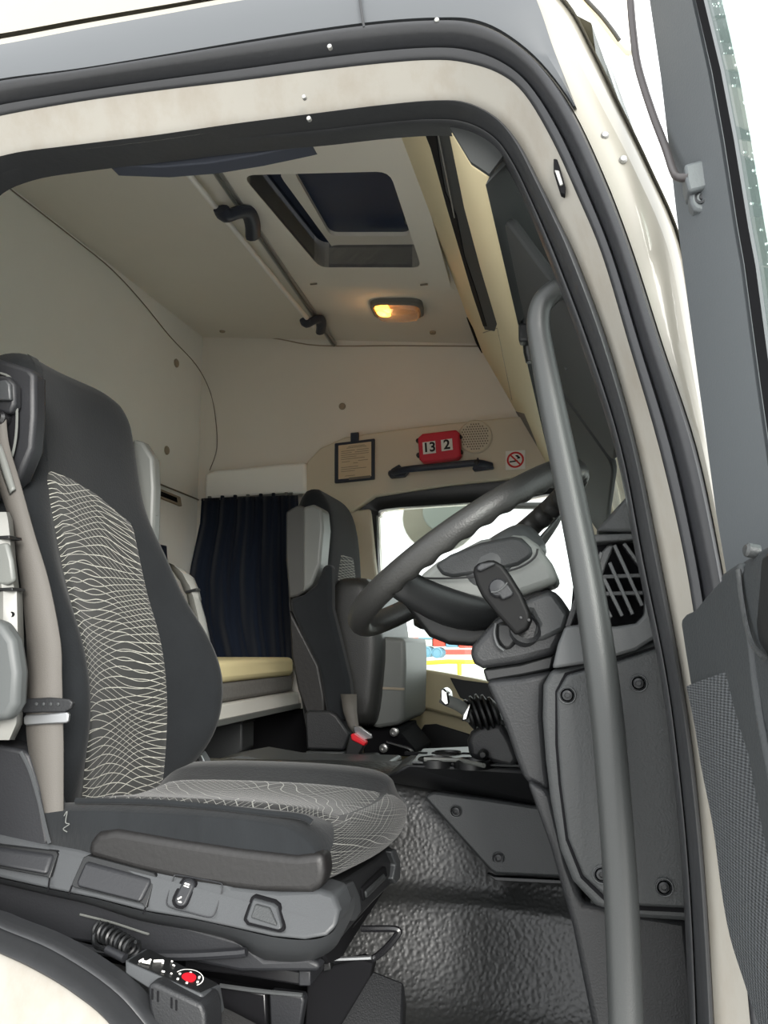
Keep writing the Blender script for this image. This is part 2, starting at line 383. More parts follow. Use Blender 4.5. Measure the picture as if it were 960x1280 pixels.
# grey gutter trim over the door with its seam
gt = [i for i in range(3*5-12, 66)]
gk = lambda i: itp(i, [(0, .97), (53, .97), (60, .5), (66, .05)])
gA = [CUR[3][i].lerp(CUR[4][i], .04)+Vector((0, -.007, 0)) for i in gt]; gB = [CUR[3][i].lerp(CUR[4][i], gk(i))+Vector((0, -.004, 0)) for i in gt]
rows = [[p+Vector((0, .012, 0)) for p in gA], gA, [a.lerp(b, .5)+Vector((0, -.004, 0)) for a, b in zip(gA, gB)], gB, [p+Vector((0, .012, 0)) for p in gB]]
v, f = grid_g(rows); mk('gutter_trim', v, f, M['bodygrey'], wr)
tube('trim_seam', [P(449, -25, .938), P(450, 0, .937), P(453, 22, .936), P(455, 34, .936)], .0016, M['rubber'], wr, 6)
for px, py in [(756, 169), (779, 199)]:
    lathe('rivet', P(px, py, .949), (0, -1, 0), [(.0045, -.002), (.0045, .001), (.003, .003), (.0005, .0035)], M['alu'], wr, 10)
sb = slab('striker_slot', [(692, 198), (697, 199), (707, 234), (706, 243), (701, 241), (692, 212)], .972, .01, M['void'], wr, bevel=.001)
slab('striker_catch', [(693, 212), (699, 213), (704, 230), (700, 232)], .969, .01, M['alu'], wr, bevel=.001)
for px, py in [(412, 58), (380, 121), (386, 148), (546, 25)]:
    lathe('rivet', P(px, py, .935 if py < 70 else .972), (0, -1, 0), [(.003, -.004), (.003, .001), (.002, .002)], M['alu'], wr, 8)
# inside skin of the near side: from the seal out to roof, rear wall and floor
ring_o = []
cen = Vector((-.35, 0, .1))
for p in CUR[1]:
    dx, dz = p.x-cen.x, p.z-cen.z; k = 99
    if dx > 0: k = min(k, (.36-cen.x)/dx)
    if dx < 0: k = min(k, (XB-.03-cen.x)/dx)
    if dz > 0: k = min(k, (1.22-cen.z)/dz)
    if dz < 0: k = min(k, (-.95-cen.z)/dz)
    k = max(k, 1.02); ring_o.append(Vector((cen.x+dx*k, 1.05, cen.z+dz*k)))
for i, p in enumerate(CUR[5]):
    if p.x > -.12 and p.z > -.5:
        ring_o[i] = p+Vector((0, .065, 0))
    elif p.x > -.35 and p.z > .3:
        k = (p.x+.35)/.23; ring_o[i] = ring_o[i].lerp(p+Vector((0, .065, 0)), k)
in0 = [p+Vector((0, .018, 0)) for p in CUR[0]]
v, f = grid_g([in0, [a.lerp(b, .15)+Vector((0, .01, 0)) for a, b in zip(in0, ring_o)], ring_o], True); mk('inner_skin', v, f, M['beige'], wr)
prism('upper_corner', [Vector((-.50, 1.052, .70)), Vector((-.03, 1.052, .68)), Vector((-.005, 1.052, .75)), Vector((-.07, 1.052, 1.14)), Vector((-.50, 1.052, 1.16))], (0, .012, 0), M['beige'], wr)
slab('lining_edge', [(135, 207), (200, 209), (260, 204), (320, 194), (390, 179), (300, 180), (200, 192)], 1.06, .03, mat('lining_edge_dark', (40, 44, 54), .8), wr, bevel=.002)
# white outer roof skin above the panel edge
osk = [p+Vector((0, -.012, 0)) for p in ring_o]
mk('roof_skin', *grid_g([CUR[5], [a.lerp(b, .5)+Vector((0, -.01, 0)) for a, b in zip(CUR[5], osk)], osk], True), M['body'], wr, ang=60)
# roof side strip with thin dark rubber trim beyond the pillar
rs = thing('roof_deflector', P(770, 60, 1.3), 'white roof edge with a short dark rubber strip above the pillar', 'roof edge', kind='structure')
slab('deflector_panel', [(640, -60), (728, -8), (765, 42), (783, 62), (800, 60), (790, -80)], 1.32, .02, mat('deflector_white', (246, 246, 244), .4), rs, bevel=.004)
tube('rubber_strip', cr(PP([(718, -20), (733, 0), (750, 18), (765, 37), (774, 50)], 1.31), 4), .0035, M['rubber'], rs, 8)

# --- ceiling with hatch hole
ce = thing('ceiling', (-.8, 2, 1.06), 'beige headliner roof of the cab', 'ceiling', kind='structure')
h = [PC(302, 213), PC(487, 208), PC(527, 330), PC(400, 330)]       # near-rear, near-front, far-front, far-rear
o4 = [Vector((XB-.02, .98, zceil(XB-.02))), Vector((-.20, .98, zceil(-.3))), Vector((-.20, YF+.02, zceil(-.3))), Vector((XB-.02, YF+.02, zceil(XB-.02)))]
v = o4+h+[p+Vector((0, 0, .05)) for p in o4]+[p+Vector((0, 0, .05)) for p in h]
f = []
for i in range(4):
    j = (i+1) % 4; f += [[i, j, 4+j, 4+i], [8+i, 8+j, 12+j, 12+i], [i, j, 8+j, 8+i], [4+i, 4+j, 12+j, 12+i]]
mk('roof_lining', v, f, M['headliner'], ce, smooth=False)
# lowered panel around the hatch
q = [PC(262, 175, -.012), PC(508, 160, -.012), PC(565, 363, -.012), PC(392, 358, -.012)]
qh = [p+Vector((0, 0, -.012)) for p in h]
def rr(c, r=.12, n=4):
    """round the corners of a quad (3-D)"""
    out = []
    for i in range(4):
        a, b, d = c[i-1], c[i], c[(i+1) % 4]
        p0 = b.lerp(a, r); p2 = b.lerp(d, r)
        for k in range(n+1):
            t = k/n; out.append(p0*(1-t)**2+b*2*t*(1-t)+p2*t*t)
    return out
Q = rr(q, .06); H = rr(qh, .09)
up = Vector((0, 0, .03))
v, f = grid_g([[p+up for p in Q], Q, H, [p+up*2.6 for p in H]], True); mk('hatch_surround', v, f, M['headliner'], ce, ang=30)
ht = thing('roof_hatch', (h[0]+h[2])/2, 'square roof hatch with dark tinted glass in the cab ceiling', 'roof hatch')
up = Vector((0, 0, .075))
hole = [p+up*1.2 for p in H]
mk('hatch_shaft', *grid_g([[p+Vector((0, 0, .002)) for p in H], hole], True), M['hatchdark'], ht)
hc_ = sum(H, Vector())/len(H); mk('hatch_top', *prism_g([hc_.lerp(p, 1.15)+up*1.2 for p in H], (0, 0, .02)), M['hatchdark'], ht)
fo = [PC(345, 213, .055), PC(500, 205, .055), PC(532, 324, .055), PC(425, 322, .055)]
fi = [PC(366, 213, .06), PC(484, 205, .06), PC(514, 295, .06), PC(413, 295, .06)]
FO, FI = rr(fo, .1), rr(fi, .1)
lid = mk('lid_frame', *grid_g([[p+Vector((0, 0, .02)) for p in FO], FO, FI, [p+Vector((0, 0, .02)) for p in FI]], True), M['headliner'], ht, ang=30)
mk('glass_panel', *prism_g([p+Vector((0, 0, .012)) for p in FI], (0, 0, .006)), M['hatchglass'], ht)
box('latch', PC(510, 274, .03), (.02, .03, .015), M['black'], ht, .003)
# small slots and caps on the headliner
for px, py in [(392, 355), (530, 356)]:
    c = PC(px, py, -.016); box('panel_slot', c, (.022, .006, .004), M['seam'], ce, .001)
for px, py in [(278, 414), (541, 416)]:
    c = PC(px, py); lathe('screw_cap', c, (0, 0, -1), [(.011, -.004), (.011, .002), (.009, .004)], M['cap'], ce, 16)

# --- curtain rail pair under the ceiling
cra = thing('curtain_track', PC(340, 330), 'flat aluminium track running across the ceiling beside the hatch', 'rail')
a, b = PC(262, 203, -.006), PC(424, 441, -.006)
wv = Vector((.02, 0, 0))
prism('track_profile', [a-wv*.55, a+wv*.55, b+wv*.55, b-wv*.55], (0, 0, .008), M['alu'], cra, .001)
prism('track_lip', [a-wv*.15+Vector((0, 0, -.006)), a+wv*.15+Vector((0, 0, -.006)), b+wv*.15+Vector((0, 0, -.006)), b-wv*.15+Vector((0, 0, -.006))], (0, 0, .008), M['greyp'], cra, .001)
box('end_cap', b+Vector((0, .004, 0)), (.028, .02, .02), M['greyp'], cra, .004)
rod = thing('hanging_rod', PC(320, 330), 'thin white rod with dark clips under the ceiling', 'rod')
r0, r1 = PC(226, 206, -.03), PC(392, 408, -.03)
tube('rod', [r0, r1], .0075, M['rodwhite'], rod, 12)
def clip(px, py, k=1.5):
    c = PC(px, py, -.03); d = (r1-r0).normalized(); s = Vector((1, 0, 0))
    d = d*k; s = s*k; pth = cr([c-s*.008-d*.028+Vector((0, 0, -.004)), c-s*.006-d*.012+Vector((0, 0, -.012)), c+s*.012+d*.0+Vector((0, 0, .004)), c+s*.022+d*.018+Vector((0, 0, .014)), c+s*.018+d*.05+Vector((0, 0, .008)), c+s*.006+d*.085+Vector((0, 0, .0))], 4)
    tube('clip', pth, [(.012*k**.5, .017*k**.5)]*len(pth), M['navyp'], rod, 10)
clip(290, 268); clip(388, 402, 1.2)

# --- back wall
wb = thing('wall_back', (XB, 2, -.6), 'beige padded rear wall of the cab behind the seats', 'wall', kind='structure')
prism('lining', [Vector((XB, .99, -.9)), Vector((XB, YF+.02, -.9)), Vector((XB, YF+.02, zceil(XB)+.01)), Vector((XB, .99, zceil(XB)+.01))], (-.04, 0, 0), M['backwall'], wb)
# padded corner between back wall, roof and far side
def onwall(px, py):
    p = P(px, py, X=XB+.003); return p if p.y < YF-.003 else P(px, py, YF-.003)
crease = [onwall(px, py) for px, py in [(-60, 176), (0, 226), (50, 265), (96, 301), (141, 338), (178, 378), (212, 420), (245, 456), (262, 488), (269, 520), (271, 560), (262, 588)]]
crease = cr(crease, 5)
tube('lining_seam', crease, .0018, M['seam'], wb, 6)
for px, py in [(220, 454), (208, 563)]:
    c = P(px, py, X=XB); lathe('screw_cap', c, (1, 0, 0), [(.016, -.002), (.016, .003), (.013, .006)], M['cap'], wb, 16)
vt = prism('vent_slot', [P(192, 607, X=XB+.012), P(226, 621, X=XB+.012), P(228, 633, X=XB+.012), P(192, 618, X=XB+.012)], (-.02, 0, 0), M['cap'], wb, .003)
prism('vent_opening', [P(194, 611, X=XB+.014), P(221, 622, X=XB+.014), P(222, 628, X=XB+.014), P(194, 617, X=XB+.014)], (-.01, 0, 0), M['void'], vt, .0)
tube('ledge_seam', [P(192, 602, X=XB+.004), P(222, 614, X=XB+.004), P(256, 628, X=XB+.004)], .003, M['seam'], wb, 6)
prism('wall_socket', [P(190, 678, X=XB+.03), P(209, 682, X=XB+.03), P(210, 702, X=XB+.03), P(190, 698, X=XB+.03)], (-.03, 0, 0), M['navyp'], wb, .004)

# --- far side wall with window
wl = thing('wall_left', (-.6, YF, -.6), 'beige far side wall of the cab above the passenger door', 'wall', kind='structure')
WIN = [(472, 655), (474, 645), (483, 637), (560, 631), (640, 626), (716, 622), (722, 700), (730, 790), (720, 875), (600, 851), (505, 834), (496, 826), (478, 760)]
win = PP(WIN, YF)
# wall sheet with the window opening cut out
bmw = bmesh.new()
hh = cr(win, 4, True)
hv = [bmw.verts.new(p) for p in hh]
rv = [bmw.verts.new((x, YF, z)) for x, z in [(XB-.02, -.95), (.30, -.95), (.30, 1.19), (XB-.02, 1.19)]]
ed = [bmw.edges.new((hv[i], hv[(i+1) % len(hv)])) for i in range(len(hv))]+[bmw.edges.new((rv[i], rv[(i+1) % 4])) for i in range(4)]
bmesh.ops.triangle_fill(bmw, use_beauty=True, use_dissolve=False, edges=ed, normal=(0, -1, 0))
bmw.verts.index_update()
wv_ = [v.co.copy() for v in bmw.verts]; wf_ = [[v.index for v in f.verts] for f in bmw.faces]; bmw.free()
nb = len(wv_); hole_n = len(hh)
wv_ += [p+Vector((0, .05, 0)) for p in wv_]; wf_ += [[i+nb for i in f] for f in wf_]
wf_ += [[i, (i+1) % hole_n, nb+(i+1) % hole_n, nb+i] for i in range(hole_n)]
mk('lining', wv_, wf_, M['headliner'], wl, smooth=False)
for px, py in [(428, 508), (316, 610)]:
    c = P(px, py, 3.0 if py > 600 else YF); lathe('screw_cap', c, (0, -1, 0), [(.013, -.03), (.013, .003), (.010, .006)], M['cap'], wl, 16)
slab('upper_trim_panel', [(378, 640), (378, 600), (384, 577), (400, 560), (432, 546), (500, 536), (560, 529), (640, 521), (700, 517), (720, 590), (640, 598), (560, 606), (468, 620), (440, 640)], 2.985, .08, M['beige'], wl, bevel=.006)
slab('curtain_header', [(256, 624), (256, 592), (268, 588), (380, 577), (382, 580), (382, 616)], 2.97, .09, M['backwall'], wl, bevel=.012, seg=3)
slab('pillar_trim', [(425, 640), (462, 636), (468, 700), (480, 800), (500, 950), (430, 950)], 3.0, .06, M['beige'], wl, bevel=.006)
tube('lining_seam', cr([P(232, 421, YF-.004), P(262, 414, YF-.004), P(300, 416, YF-.004), P(350, 424, YF-.004), P(400, 432, YF-.004), P(500, 432, YF-.004), P(625, 433, YF-.004)], 4), .0025, M['cap'], wl, 6)
# window
wn = thing('window_1', (win[0]+win[6])/2, 'passenger side window with thick black frame behind the steering wheel', 'window', kind='structure')
hh2 = cr(win, 4, True); fr_o = PP([(446, 660), (449, 636), (463, 621), (560, 610), (640, 603), (722, 596), (740, 700), (750, 790), (742, 905), (600, 866), (500, 846), (470, 846), (455, 760)], YF)
fo2 = cr(fr_o, 4, True)
off = Vector((0, -.035, 0)); in2 = Vector((0, .02, 0))
mk('window_frame', *grid_g([[p for p in fo2], [p+off for p in fo2], [a.lerp(b, .55)+off for a, b in zip(fo2, hh2)], [p+off*.4 for p in hh2], [p+in2 for p in hh2]], True), M['black'], wn, ang=40)
mk('window_pane', *prism_g([p+Vector((0, .012, 0)) for p in win], (0, .005, 0)), M['glass'], wn, smooth=False)
# passenger door trim below the window
dr = thing('door_1', (-.4, YF, -.6), 'beige lower trim of the passenger door below the far window', 'door', kind='structure')
slab('door_trim', [(497, 832), (505, 833), (600, 850), (735, 876), (735, 1010), (480, 1000), (480, 905), (497, 880)], 2.99, .07, M['cream'], dr, bevel=.006)
slab('armrest_band', [(500, 832), (560, 842), (640, 858), (735, 874), (735, 935), (640, 915), (560, 894), (503, 878)], 2.955, .05, M['cream'], dr, bevel=.008)
slab('handle_recess', [(562, 847), (578, 850), (640, 858), (640, 905), (590, 880), (575, 872)], 2.95, .02, M['dashd'], dr, bevel=.003)
slab('door_pocket', [(527, 940), (525, 915), (530, 906), (545, 905), (600, 922), (640, 940), (640, 960), (530, 958)], 2.982, .03, M['black'], dr, bevel=.003)

# --- floor, tunnel
fl = thing('floor', (-.3, 1.8, -.72), 'dark pebbled rubber floor covering rising over the engine tunnel', 'floor', kind='structure')
prof = [(.98, -.70), (1.2, -.70), (1.42, -.70), (1.50, -.698), (1.535, -.688), (1.552, -.668), (1.575, -.662), (1.60, -.655), (1.635, -.628), (1.665, -.585), (1.69, -.53), (1.71, -.485), (1.728, -.468), (1.745, -.445), (1.765, -.38), (1.785, -.315), (1.81, -.272), (1.85, -.255), (1.92, -.252), (1.96, -.27), (1.99, -.33), (2.05, -.42), (2.3, -.45), (2.7, -.46), (3.06, -.46)]
cp = cr([Vector((0, y, z)) for y, z in prof], 3)
rows = []
nx = 46
for i in range(nx+1):
    X = -1.42+1.60*i/nx; r = []
    for p in cp:
        y, z = p.y, p.z
        # the tunnel widens towards the front, the floor dips in the footwell and rises to the bulkhead
        sh = itp(X, [(-1.42, -.08), (-.75, -.06), (-.45, -.02), (-.25, .0), (.0, -.05), (.33, -.09)])
        if 1.5 < y < 2.3: y = y+sh
        if X < -.95: z = max(z, -.62) if y < 2.4 else z
        if y < 1.78 and X > .02: z = max(z, z+(X-.02)*.9)
        r.append(Vector((X, y, z)))
    rows.append(r)
mk('floor_mat', *grid_g(rows), M['pebble'], fl, ang=80)
# bulkhead behind the pedals
wf = thing('wall_front', (.14, 2, -.5), 'dark bulkhead under the dashboard', 'bulkhead', kind='structure')
prism('bulkhead', [Vector((.16, 1.06, -.95)), Vector((.16, 3.05, -.95)), Vector((.135, 3.05, .0)), Vector((.135, 1.06, .0))], (.02, 0, 0), M['dashd'], wf)
# windscreen
ws = thing('window_2', (.3, 2, .1), 'wide windscreen glass at the front of the cab', 'windscreen', kind='structure')
wrow, trow = [], []
for k in range(25):
    t = k/24; y = 1.03+2.02*t; b_ = .17*math.sin(math.pi*t)**1.5
    wrow.append([Vector((.150+b_, y, .03)), Vector((.135+b_, y, .25)), Vector((.09+b_, y, .52)), Vector((.025+b_, y, .765))])
    trow.append([wrow[-1][3], Vector((-.02, y, .80)), Vector((-.06, y, 1.12))])
gv, gf = grid_g(wrow); gn = len(gv)
mk('pane', gv+[p+Vector((.005, 0, 0)) for p in gv], gf+[[i+gn for i in q_] for q_ in gf], M['glass'], ws, smooth=True)
mk('roof_front', *grid_g(trow), M['body'], ws)
mk('cowl', *grid_g([[r_[0], Vector((.13, r_[0].y, -.02)), Vector((.13, r_[0].y, -.6))] for r_ in wrow]), M['black'], ws)
prism('far_pillar', [Vector((.08, 3.04, .0)), Vector((.16, 3.04, .0)), Vector((.03, 3.04, .78)), Vector((-.06, 3.04, .78))], (0, .05, 0), M['beige'], ws, .004)
# --- header console over the windscreen
hd = thing('overhead_console', (-.25, 2, .8), 'beige overhead console with dark shelf slot above the windscreen', 'console', kind='structure')
A = Vector((-.362, 0, 1.055)); D = Vector((-.118, 0, .588))
sec = [A+Vector((0, 0, .08)), A, A.lerp(D, .13), A.lerp(D, .97)+Vector((-.004, 0, 0)), D+Vector((.012, 0, -.006)), Vector((-.06, 0, .64)), Vector((.0, 0, .76)), Vector((-.06, 0, 1.13))]
mk('console_body', *grid_g([[Vector((p.x, y, p.z)) for p in sec] for y in (1.04, 2.0, 3.05)], True, True), M['cream'], hd, bevel=.008)
mk('underside_cover', *grid_g([[Vector((x, y, z)) for x, z in [(-.112, .574), (-.052, .630), (.004, .752), (-.03, .74), (-.09, .62)]] for y in (1.045, 2.0, 3.045)], True, True), M['visor'], hd)
prism('end_cover', [Vector((p.x, 1.034, p.z)) for p in sec[2:]], (0, .008, 0), M['visor'], hd)
nrm = Vector((-(A.z-D.z), 0, -(D.x-A.x))).normalized(); nrm = Vector((-.467, 0, -.244)).normalized()
def onhd(px, py, lift=0.):
    d = RW @ Vector((px-CX, -(py-CY), -FPX)); pl = Vector((A.x, 0, A.z)); s = (pl.dot(nrm)+lift)/d.dot(nrm); return d*s
slot = [(528, 160), (560, 160), (566, 190), (580, 260), (600, 335), (621, 405), (618, 414), (606, 412), (592, 372), (560, 262), (540, 190)]
prism('shelf_slot', [onhd(a, b, .003) for a, b in slot], -nrm*.02, M['visor'], hd, .0)
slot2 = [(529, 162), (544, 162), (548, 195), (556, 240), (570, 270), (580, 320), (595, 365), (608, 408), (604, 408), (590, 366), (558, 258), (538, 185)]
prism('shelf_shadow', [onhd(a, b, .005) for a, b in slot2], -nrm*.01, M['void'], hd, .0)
tube('slot_wire', [onhd(546, 160, .007), onhd(557, 215, .007), onhd(568, 272, .007)], .0012, M['alu'], hd, 6)
prism('console_inset', [onhd(638, 513, .003), onhd(655, 517, .003), onhd(686, 590, .003), onhd(676, 590, .003)], -nrm*.02, M['dashm'], hd, 0.)
prism('console_gap', [onhd(582, 395, .003), onhd(590, 410, .003), onhd(606, 452, .003), onhd(618, 484, .003), onhd(612, 474, .003), onhd(598, 440, .003)], -nrm*.02, M['void'], hd, 0.)
tube('console_seam', [onhd(604, 416, .002), onhd(622, 410, .002), onhd(640, 500, .002)], .0012, M['cap'], hd, 6)

# ------------------------------------------------------------------ sun visors
def visor(name, y0, y1, label, cat='sun visor'):
    t = thing(name, (-.05, (y0+y1)/2, .45), label, cat, 'dark grey sun visors')
    a = Vector((-.100, 0, .572)); b = Vector((.05, 0, .33))
    n = Vector((-.28, 0, -.2)).normalized()
    c = [Vector((a.x, y0, a.z)), Vector((b.x, y0, b.z)), Vector((b.x, y1, b.z)), Vector((a.x, y1, a.z))]
    o = mk('visor_panel', *prism_g(rr(c, .08), -n*.014), M['visor'], t, bevel=.004)
    return t, a, b, n
t, va, vb, vn = visor('sun_visor', 1.13, 1.66, 'dark grey sun visor nearest the open door')
for k, (px, py) in enumerate([(608, 177), (611, 190)]):
    pass
hg = thing('visor_bracket', P(612, 182, 1.10), 'dark two-hole bracket at the near top end of the sun visor', 'bracket')
slab('bracket_plate', [(602, 166), (614, 165), (624, 172), (628, 190), (622, 196), (607, 198), (604, 190)], 1.10, .03, M['dashd'], hg, bevel=.004)
for px, py in [(612, 173), (614, 190)]: lathe('hole_plug', P(px, py, 1.099), (0, -1, 0), [(.006, -.01), (.006, .001), (.004, .0)], M['void'], hg, 12)
t2, *_ = visor('sun_visor', 1.69, 2.95, 'dark grey sun visor on the far half of the windscreen')
pv = thing('visor_pivot', P(660, 415, 1.5), 'dark visor hinge pivot beside the grab handle bend', 'hinge')
tube('pivot_pin', [P(655, 392, 1.56), P(659, 410, 1.56), P(661, 440, 1.58), P(664, 452, 1.58)], .010, M['black'], pv, 10)
box('pivot_block', P(657, 418, 1.55), (.024, .03, .035), M['dashd'], pv, .005)
vc = thing('visor_clip', P(734, 455, 1.45), 'small cream visor clip in front of the dark visors', 'clip')
tube('clip_stem', [P(706, 461, 1.45), P(722, 456, 1.45), P(731, 448, 1.45)], .003, M['dashm'], vc, 8)
slab('clip_body', [(724, 452), (735, 445), (742, 462), (738, 470), (728, 462)], 1.44, .02, M['cream'], vc, bevel=.003)
# inner mirror-like lower fitting at the screen top
# ------------------------------------------------------------------ dome lamp
dl = thing('dome_lamp', PC(495, 387), 'oval reading lamp glowing orange on the beige ceiling', 'lamp')
e = [PC(460, 378, -.004), PC(527, 378, -.004), PC(531, 398, -.004), PC(470, 400, -.004)]
E1 = rr(e, .3, 5); up = Vector((0, 0, -.02)); ctr = sum(E1, Vector())/len(E1)
mk('lamp_housing', *grid_g([[p+Vector((0, 0, .02)) for p in E1], E1, [ctr.lerp(p, .9)+Vector((0, 0, -.006)) for p in E1], [ctr.lerp(p, .85)+Vector((0, 0, .004)) for p in E1]], True, True), M['greyp'], dl)
mk('lamp_lens', *grid_g([[ctr.lerp(p, .86)+Vector((0, 0, -.004)) for p in E1], [ctr.lerp(p, .78)+up*.8 for p in E1], [ctr.lerp(p, .4)+up*1.15 for p in E1]], True, True), M['lens'], dl)
bc = PC(480, 388, -.010)
lathe('bulb', bc, (0, 0, -1), [(.002, -.002), (.018, 0), (.024, .008), (.016, .016), (.003, .02)], M['bulb'], dl, 14)
pl_d = bpy.data.lights.new('lamp_light', 'POINT'); pl = bpy.data.objects.new('lamp_light', pl_d); COL.objects.link(pl)
pl_d.energy = .05; pl_d.color = (1, .62, .28); pl_d.shadow_soft_size = .02; pl.location = bc+Vector((0, 0, -.05)); par(pl, dl); pl.location = bc+Vector((0, 0, -.05))

# ------------------------------------------------------------------ things on the far side panel
YW = 2.983
cb = thing('document_holder', P(443, 575, YW), 'printed certificate in a dark frame on the far wall', 'document')
slab('holder_frame', [(418, 554), (468, 548), (468, 599), (418, 604)], YW-.012, .012, M['navyp'], cb, bevel=.003)
pp = slab('paper_sheet', [(423, 557), (464, 552), (464, 595), (423, 599)], YW-.014, .003, M['paper'], cb, bevel=0)
slab('hanging_tab', [(438, 541), (448, 540), (448, 553), (438, 554)], YW-.014, .012, M['navyp'], cb, bevel=.002)
PA = lambda a, b: P(423+41*a, 557-5*a+(42+1*a)*b, YW-.0155)
def pline(a0, a1, b, h=.012):
    return prism('print_line', [PA(a0, b), PA(a1, b), PA(a1, b+h), PA(a0, b+h)], (0, .001, 0), M['seam'], pp, 0., smooth=False)
for b_, rows_ in [(.06, [(.3, .8)]), (.10, [(.25, .85)]), (.18, [(.08, .5), (.55, .92)]), (.24, [(.08, .4), (.5, .92)]), (.30, [(.08, .92)]), (.36, [(.08, .55)]), (.42, [(.08, .8)]), (.5, [(.1, .35), (.6, .9)]), (.56, [(.45, .6)]), (.66, [(.08, .6)]), (.72, [(.08, .85)]), (.78, [(.08, .5)]), (.92, [(.2, .5)])]:
    for a0, a1 in rows_: pline(a0, a1, b_)
slab('frame_box', [(436, 597), (463, 594), (463, 597), (436, 600)], YW-.0155, .001, M['seam'], pp, bevel=0)
# red number box
rb = thing('number_box', P(548, 557, YW), 'red plastic box with number tags 13 and 2 on the far wall', 'number box')
slab('box_body', [(522, 547), (528, 542), (570, 537), (574, 541), (576, 569), (571, 573), (528, 578), (524, 574)], YW-.045, .045, M['redbox'], rb, bevel=.006, seg=3)
def quad_on(name, pts, Y, m, parent, d=.002): return slab(name, pts, Y, d, m, parent, bevel=0, smooth=False)
tg = quad_on('number_tag', [(528, 553), (544, 551), (545, 566), (529, 568)], YW-.0475, M['white'], rb)
text('digits', '13', .046, P(536.5, 559.5, YW-.049), (1, 0, .06), (0, 0, 1), M['blackp'], tg, bold=.0012)
tg = quad_on('number_tag', [(551, 550), (565, 548), (566, 562), (552, 564)], YW-.0475, M['white'], rb)
text('digit', '2', .046, P(558.5, 556, YW-.049), (1, 0, .06), (0, 0, 1), M['blackp'], tg, bold=.0012)
for px, py in [(523, 551), (523.5, 569), (574, 546), (575.5, 565)]: lathe('corner_bolt', P(px, py, YW-.03), (0, -1, 0), [(.009, -.01), (.009, .004), (.006, .008)], M['black'], rb, 12)
# round speaker grille with raised dots
sg = thing('speaker_grille', P(595, 546, YW), 'round beige speaker grille beside the red number box', 'speaker')
gc = P(594, 546, YW)
lathe('grille_disc', gc, (0, -1, 0), [(.060, -.004), (.060, .003), (.056, .006), (.054, .004)], M['beige'], sg, 32)
hexs = []
for r in range(-5, 6):
    for q in range(-6, 7):
        x = (q+(r % 2)*.5)*.0088; z = r*.0088
        if math.hypot(x, z) < .048: hexs.append((x, z))
vv, ff = [], []
for x, z in hexs:
    b0 = len(vv)
    for yy in (-.0065, -.0015):
        for k in range(6): a_ = math.pi/3*k; vv.append(gc+Vector((x+.0026*math.cos(a_), yy, z+.0026*math.sin(a_))))
    ff.append([b0+k for k in range(6)]); ff += [[b0+k, b0+(k+1) % 6, b0+6+(k+1) % 6, b0+6+k] for k in range(6)]
hd_ = mk('grille_holes', vv, ff, M['seam'], sg, smooth=False); hd_['kind'] = 'stuff'
# dark grab handle on the far wall
gh = thing('wall_handle', P(550, 585, YW), 'dark horizontal grab handle below the red number box', 'handle')
hp = cr([P(488, 592, YW-.01), P(497, 589, YW-.045), P(515, 586, YW-.055), P(550, 583, YW-.055), P(590, 579, YW-.055), P(602, 579, YW-.045), P(614, 582, YW-.01)], 5)
tube('handle_grip', hp, [(.012, .010)]*len(hp), M['navyp'], gh, 10)
slab('handle_foot', [(486, 592), (489, 586), (499, 580), (501, 585), (510, 589), (505, 595), (487, 597)], YW-.03, .03, M['navyp'], gh, bevel=.003)
slab('handle_foot', [(590, 586), (595, 575), (597, 571), (599, 575), (617, 583), (616, 585), (592, 588)], YW-.03, .03, M['navyp'], gh, bevel=.003)
lathe('handle_screw', P(596, 578, YW-.06), (0, -1, 0), [(.009, -.01), (.009, .004), (.006, .006)], M['black'], gh, 12)
# no smoking sticker
ns = thing('no_smoking_sticker', P(644, 575, YW), 'white square no-smoking sticker with red ring on the far wall', 'sticker')
SQ = lambda a, b: P(632+24.5*a, 564-1.5*a+23*b, YW-.003)
stk = prism('sticker_base', [SQ(0, 0), SQ(1, 0), SQ(1, 1.02), SQ(0, 1.02)], (0, .003, 0), M['white'], ns, 0., smooth=False)
def ringg(c, ro, ri, n=32, off=-.0008):
    v = []
    for k in range(n):
        a = 2*math.pi*k/n
        for r in (ro, ri): v.append(SQ(c[0]+r*math.cos(a), c[1]+r*math.sin(a))+Vector((0, off, 0)))
    f = [[2*k, 2*((k+1) % n), 2*((k+1) % n)+1, 2*k+1] for k in range(n)]; return v, f
mk('red_ring', *ringg((.5, .5), .44, .34), M['redp'], stk, smooth=False)
lf = Vector((0, -.0008, 0))
mk('red_bar', [SQ(.2, .24)+lf*1.6, SQ(.26, .18)+lf*1.6, SQ(.80, .76)+lf*1.6, SQ(.74, .82)+lf*1.6], [[0, 1, 2, 3]], M['redp'], stk, smooth=False)
mk('cigarette', [SQ(.2, .56)+lf, SQ(.62, .52)+lf, SQ(.62, .60)+lf, SQ(.2, .64)+lf], [[0, 1, 2, 3]], M['blackp'], stk, smooth=False)
for k in range(2):
    pts = [SQ(.55+.07*k+.06*math.sin(i*1.3), .45-.05*i)+lf for i in range(5)]
    v = [];
    for p in pts: v += [p, p+Vector((.005, 0, 0))]
    mk('smoke_line', v, [[2*i, 2*i+1, 2*i+3, 2*i+2] for i in range(4)], M['blackp'], stk, smooth=False)

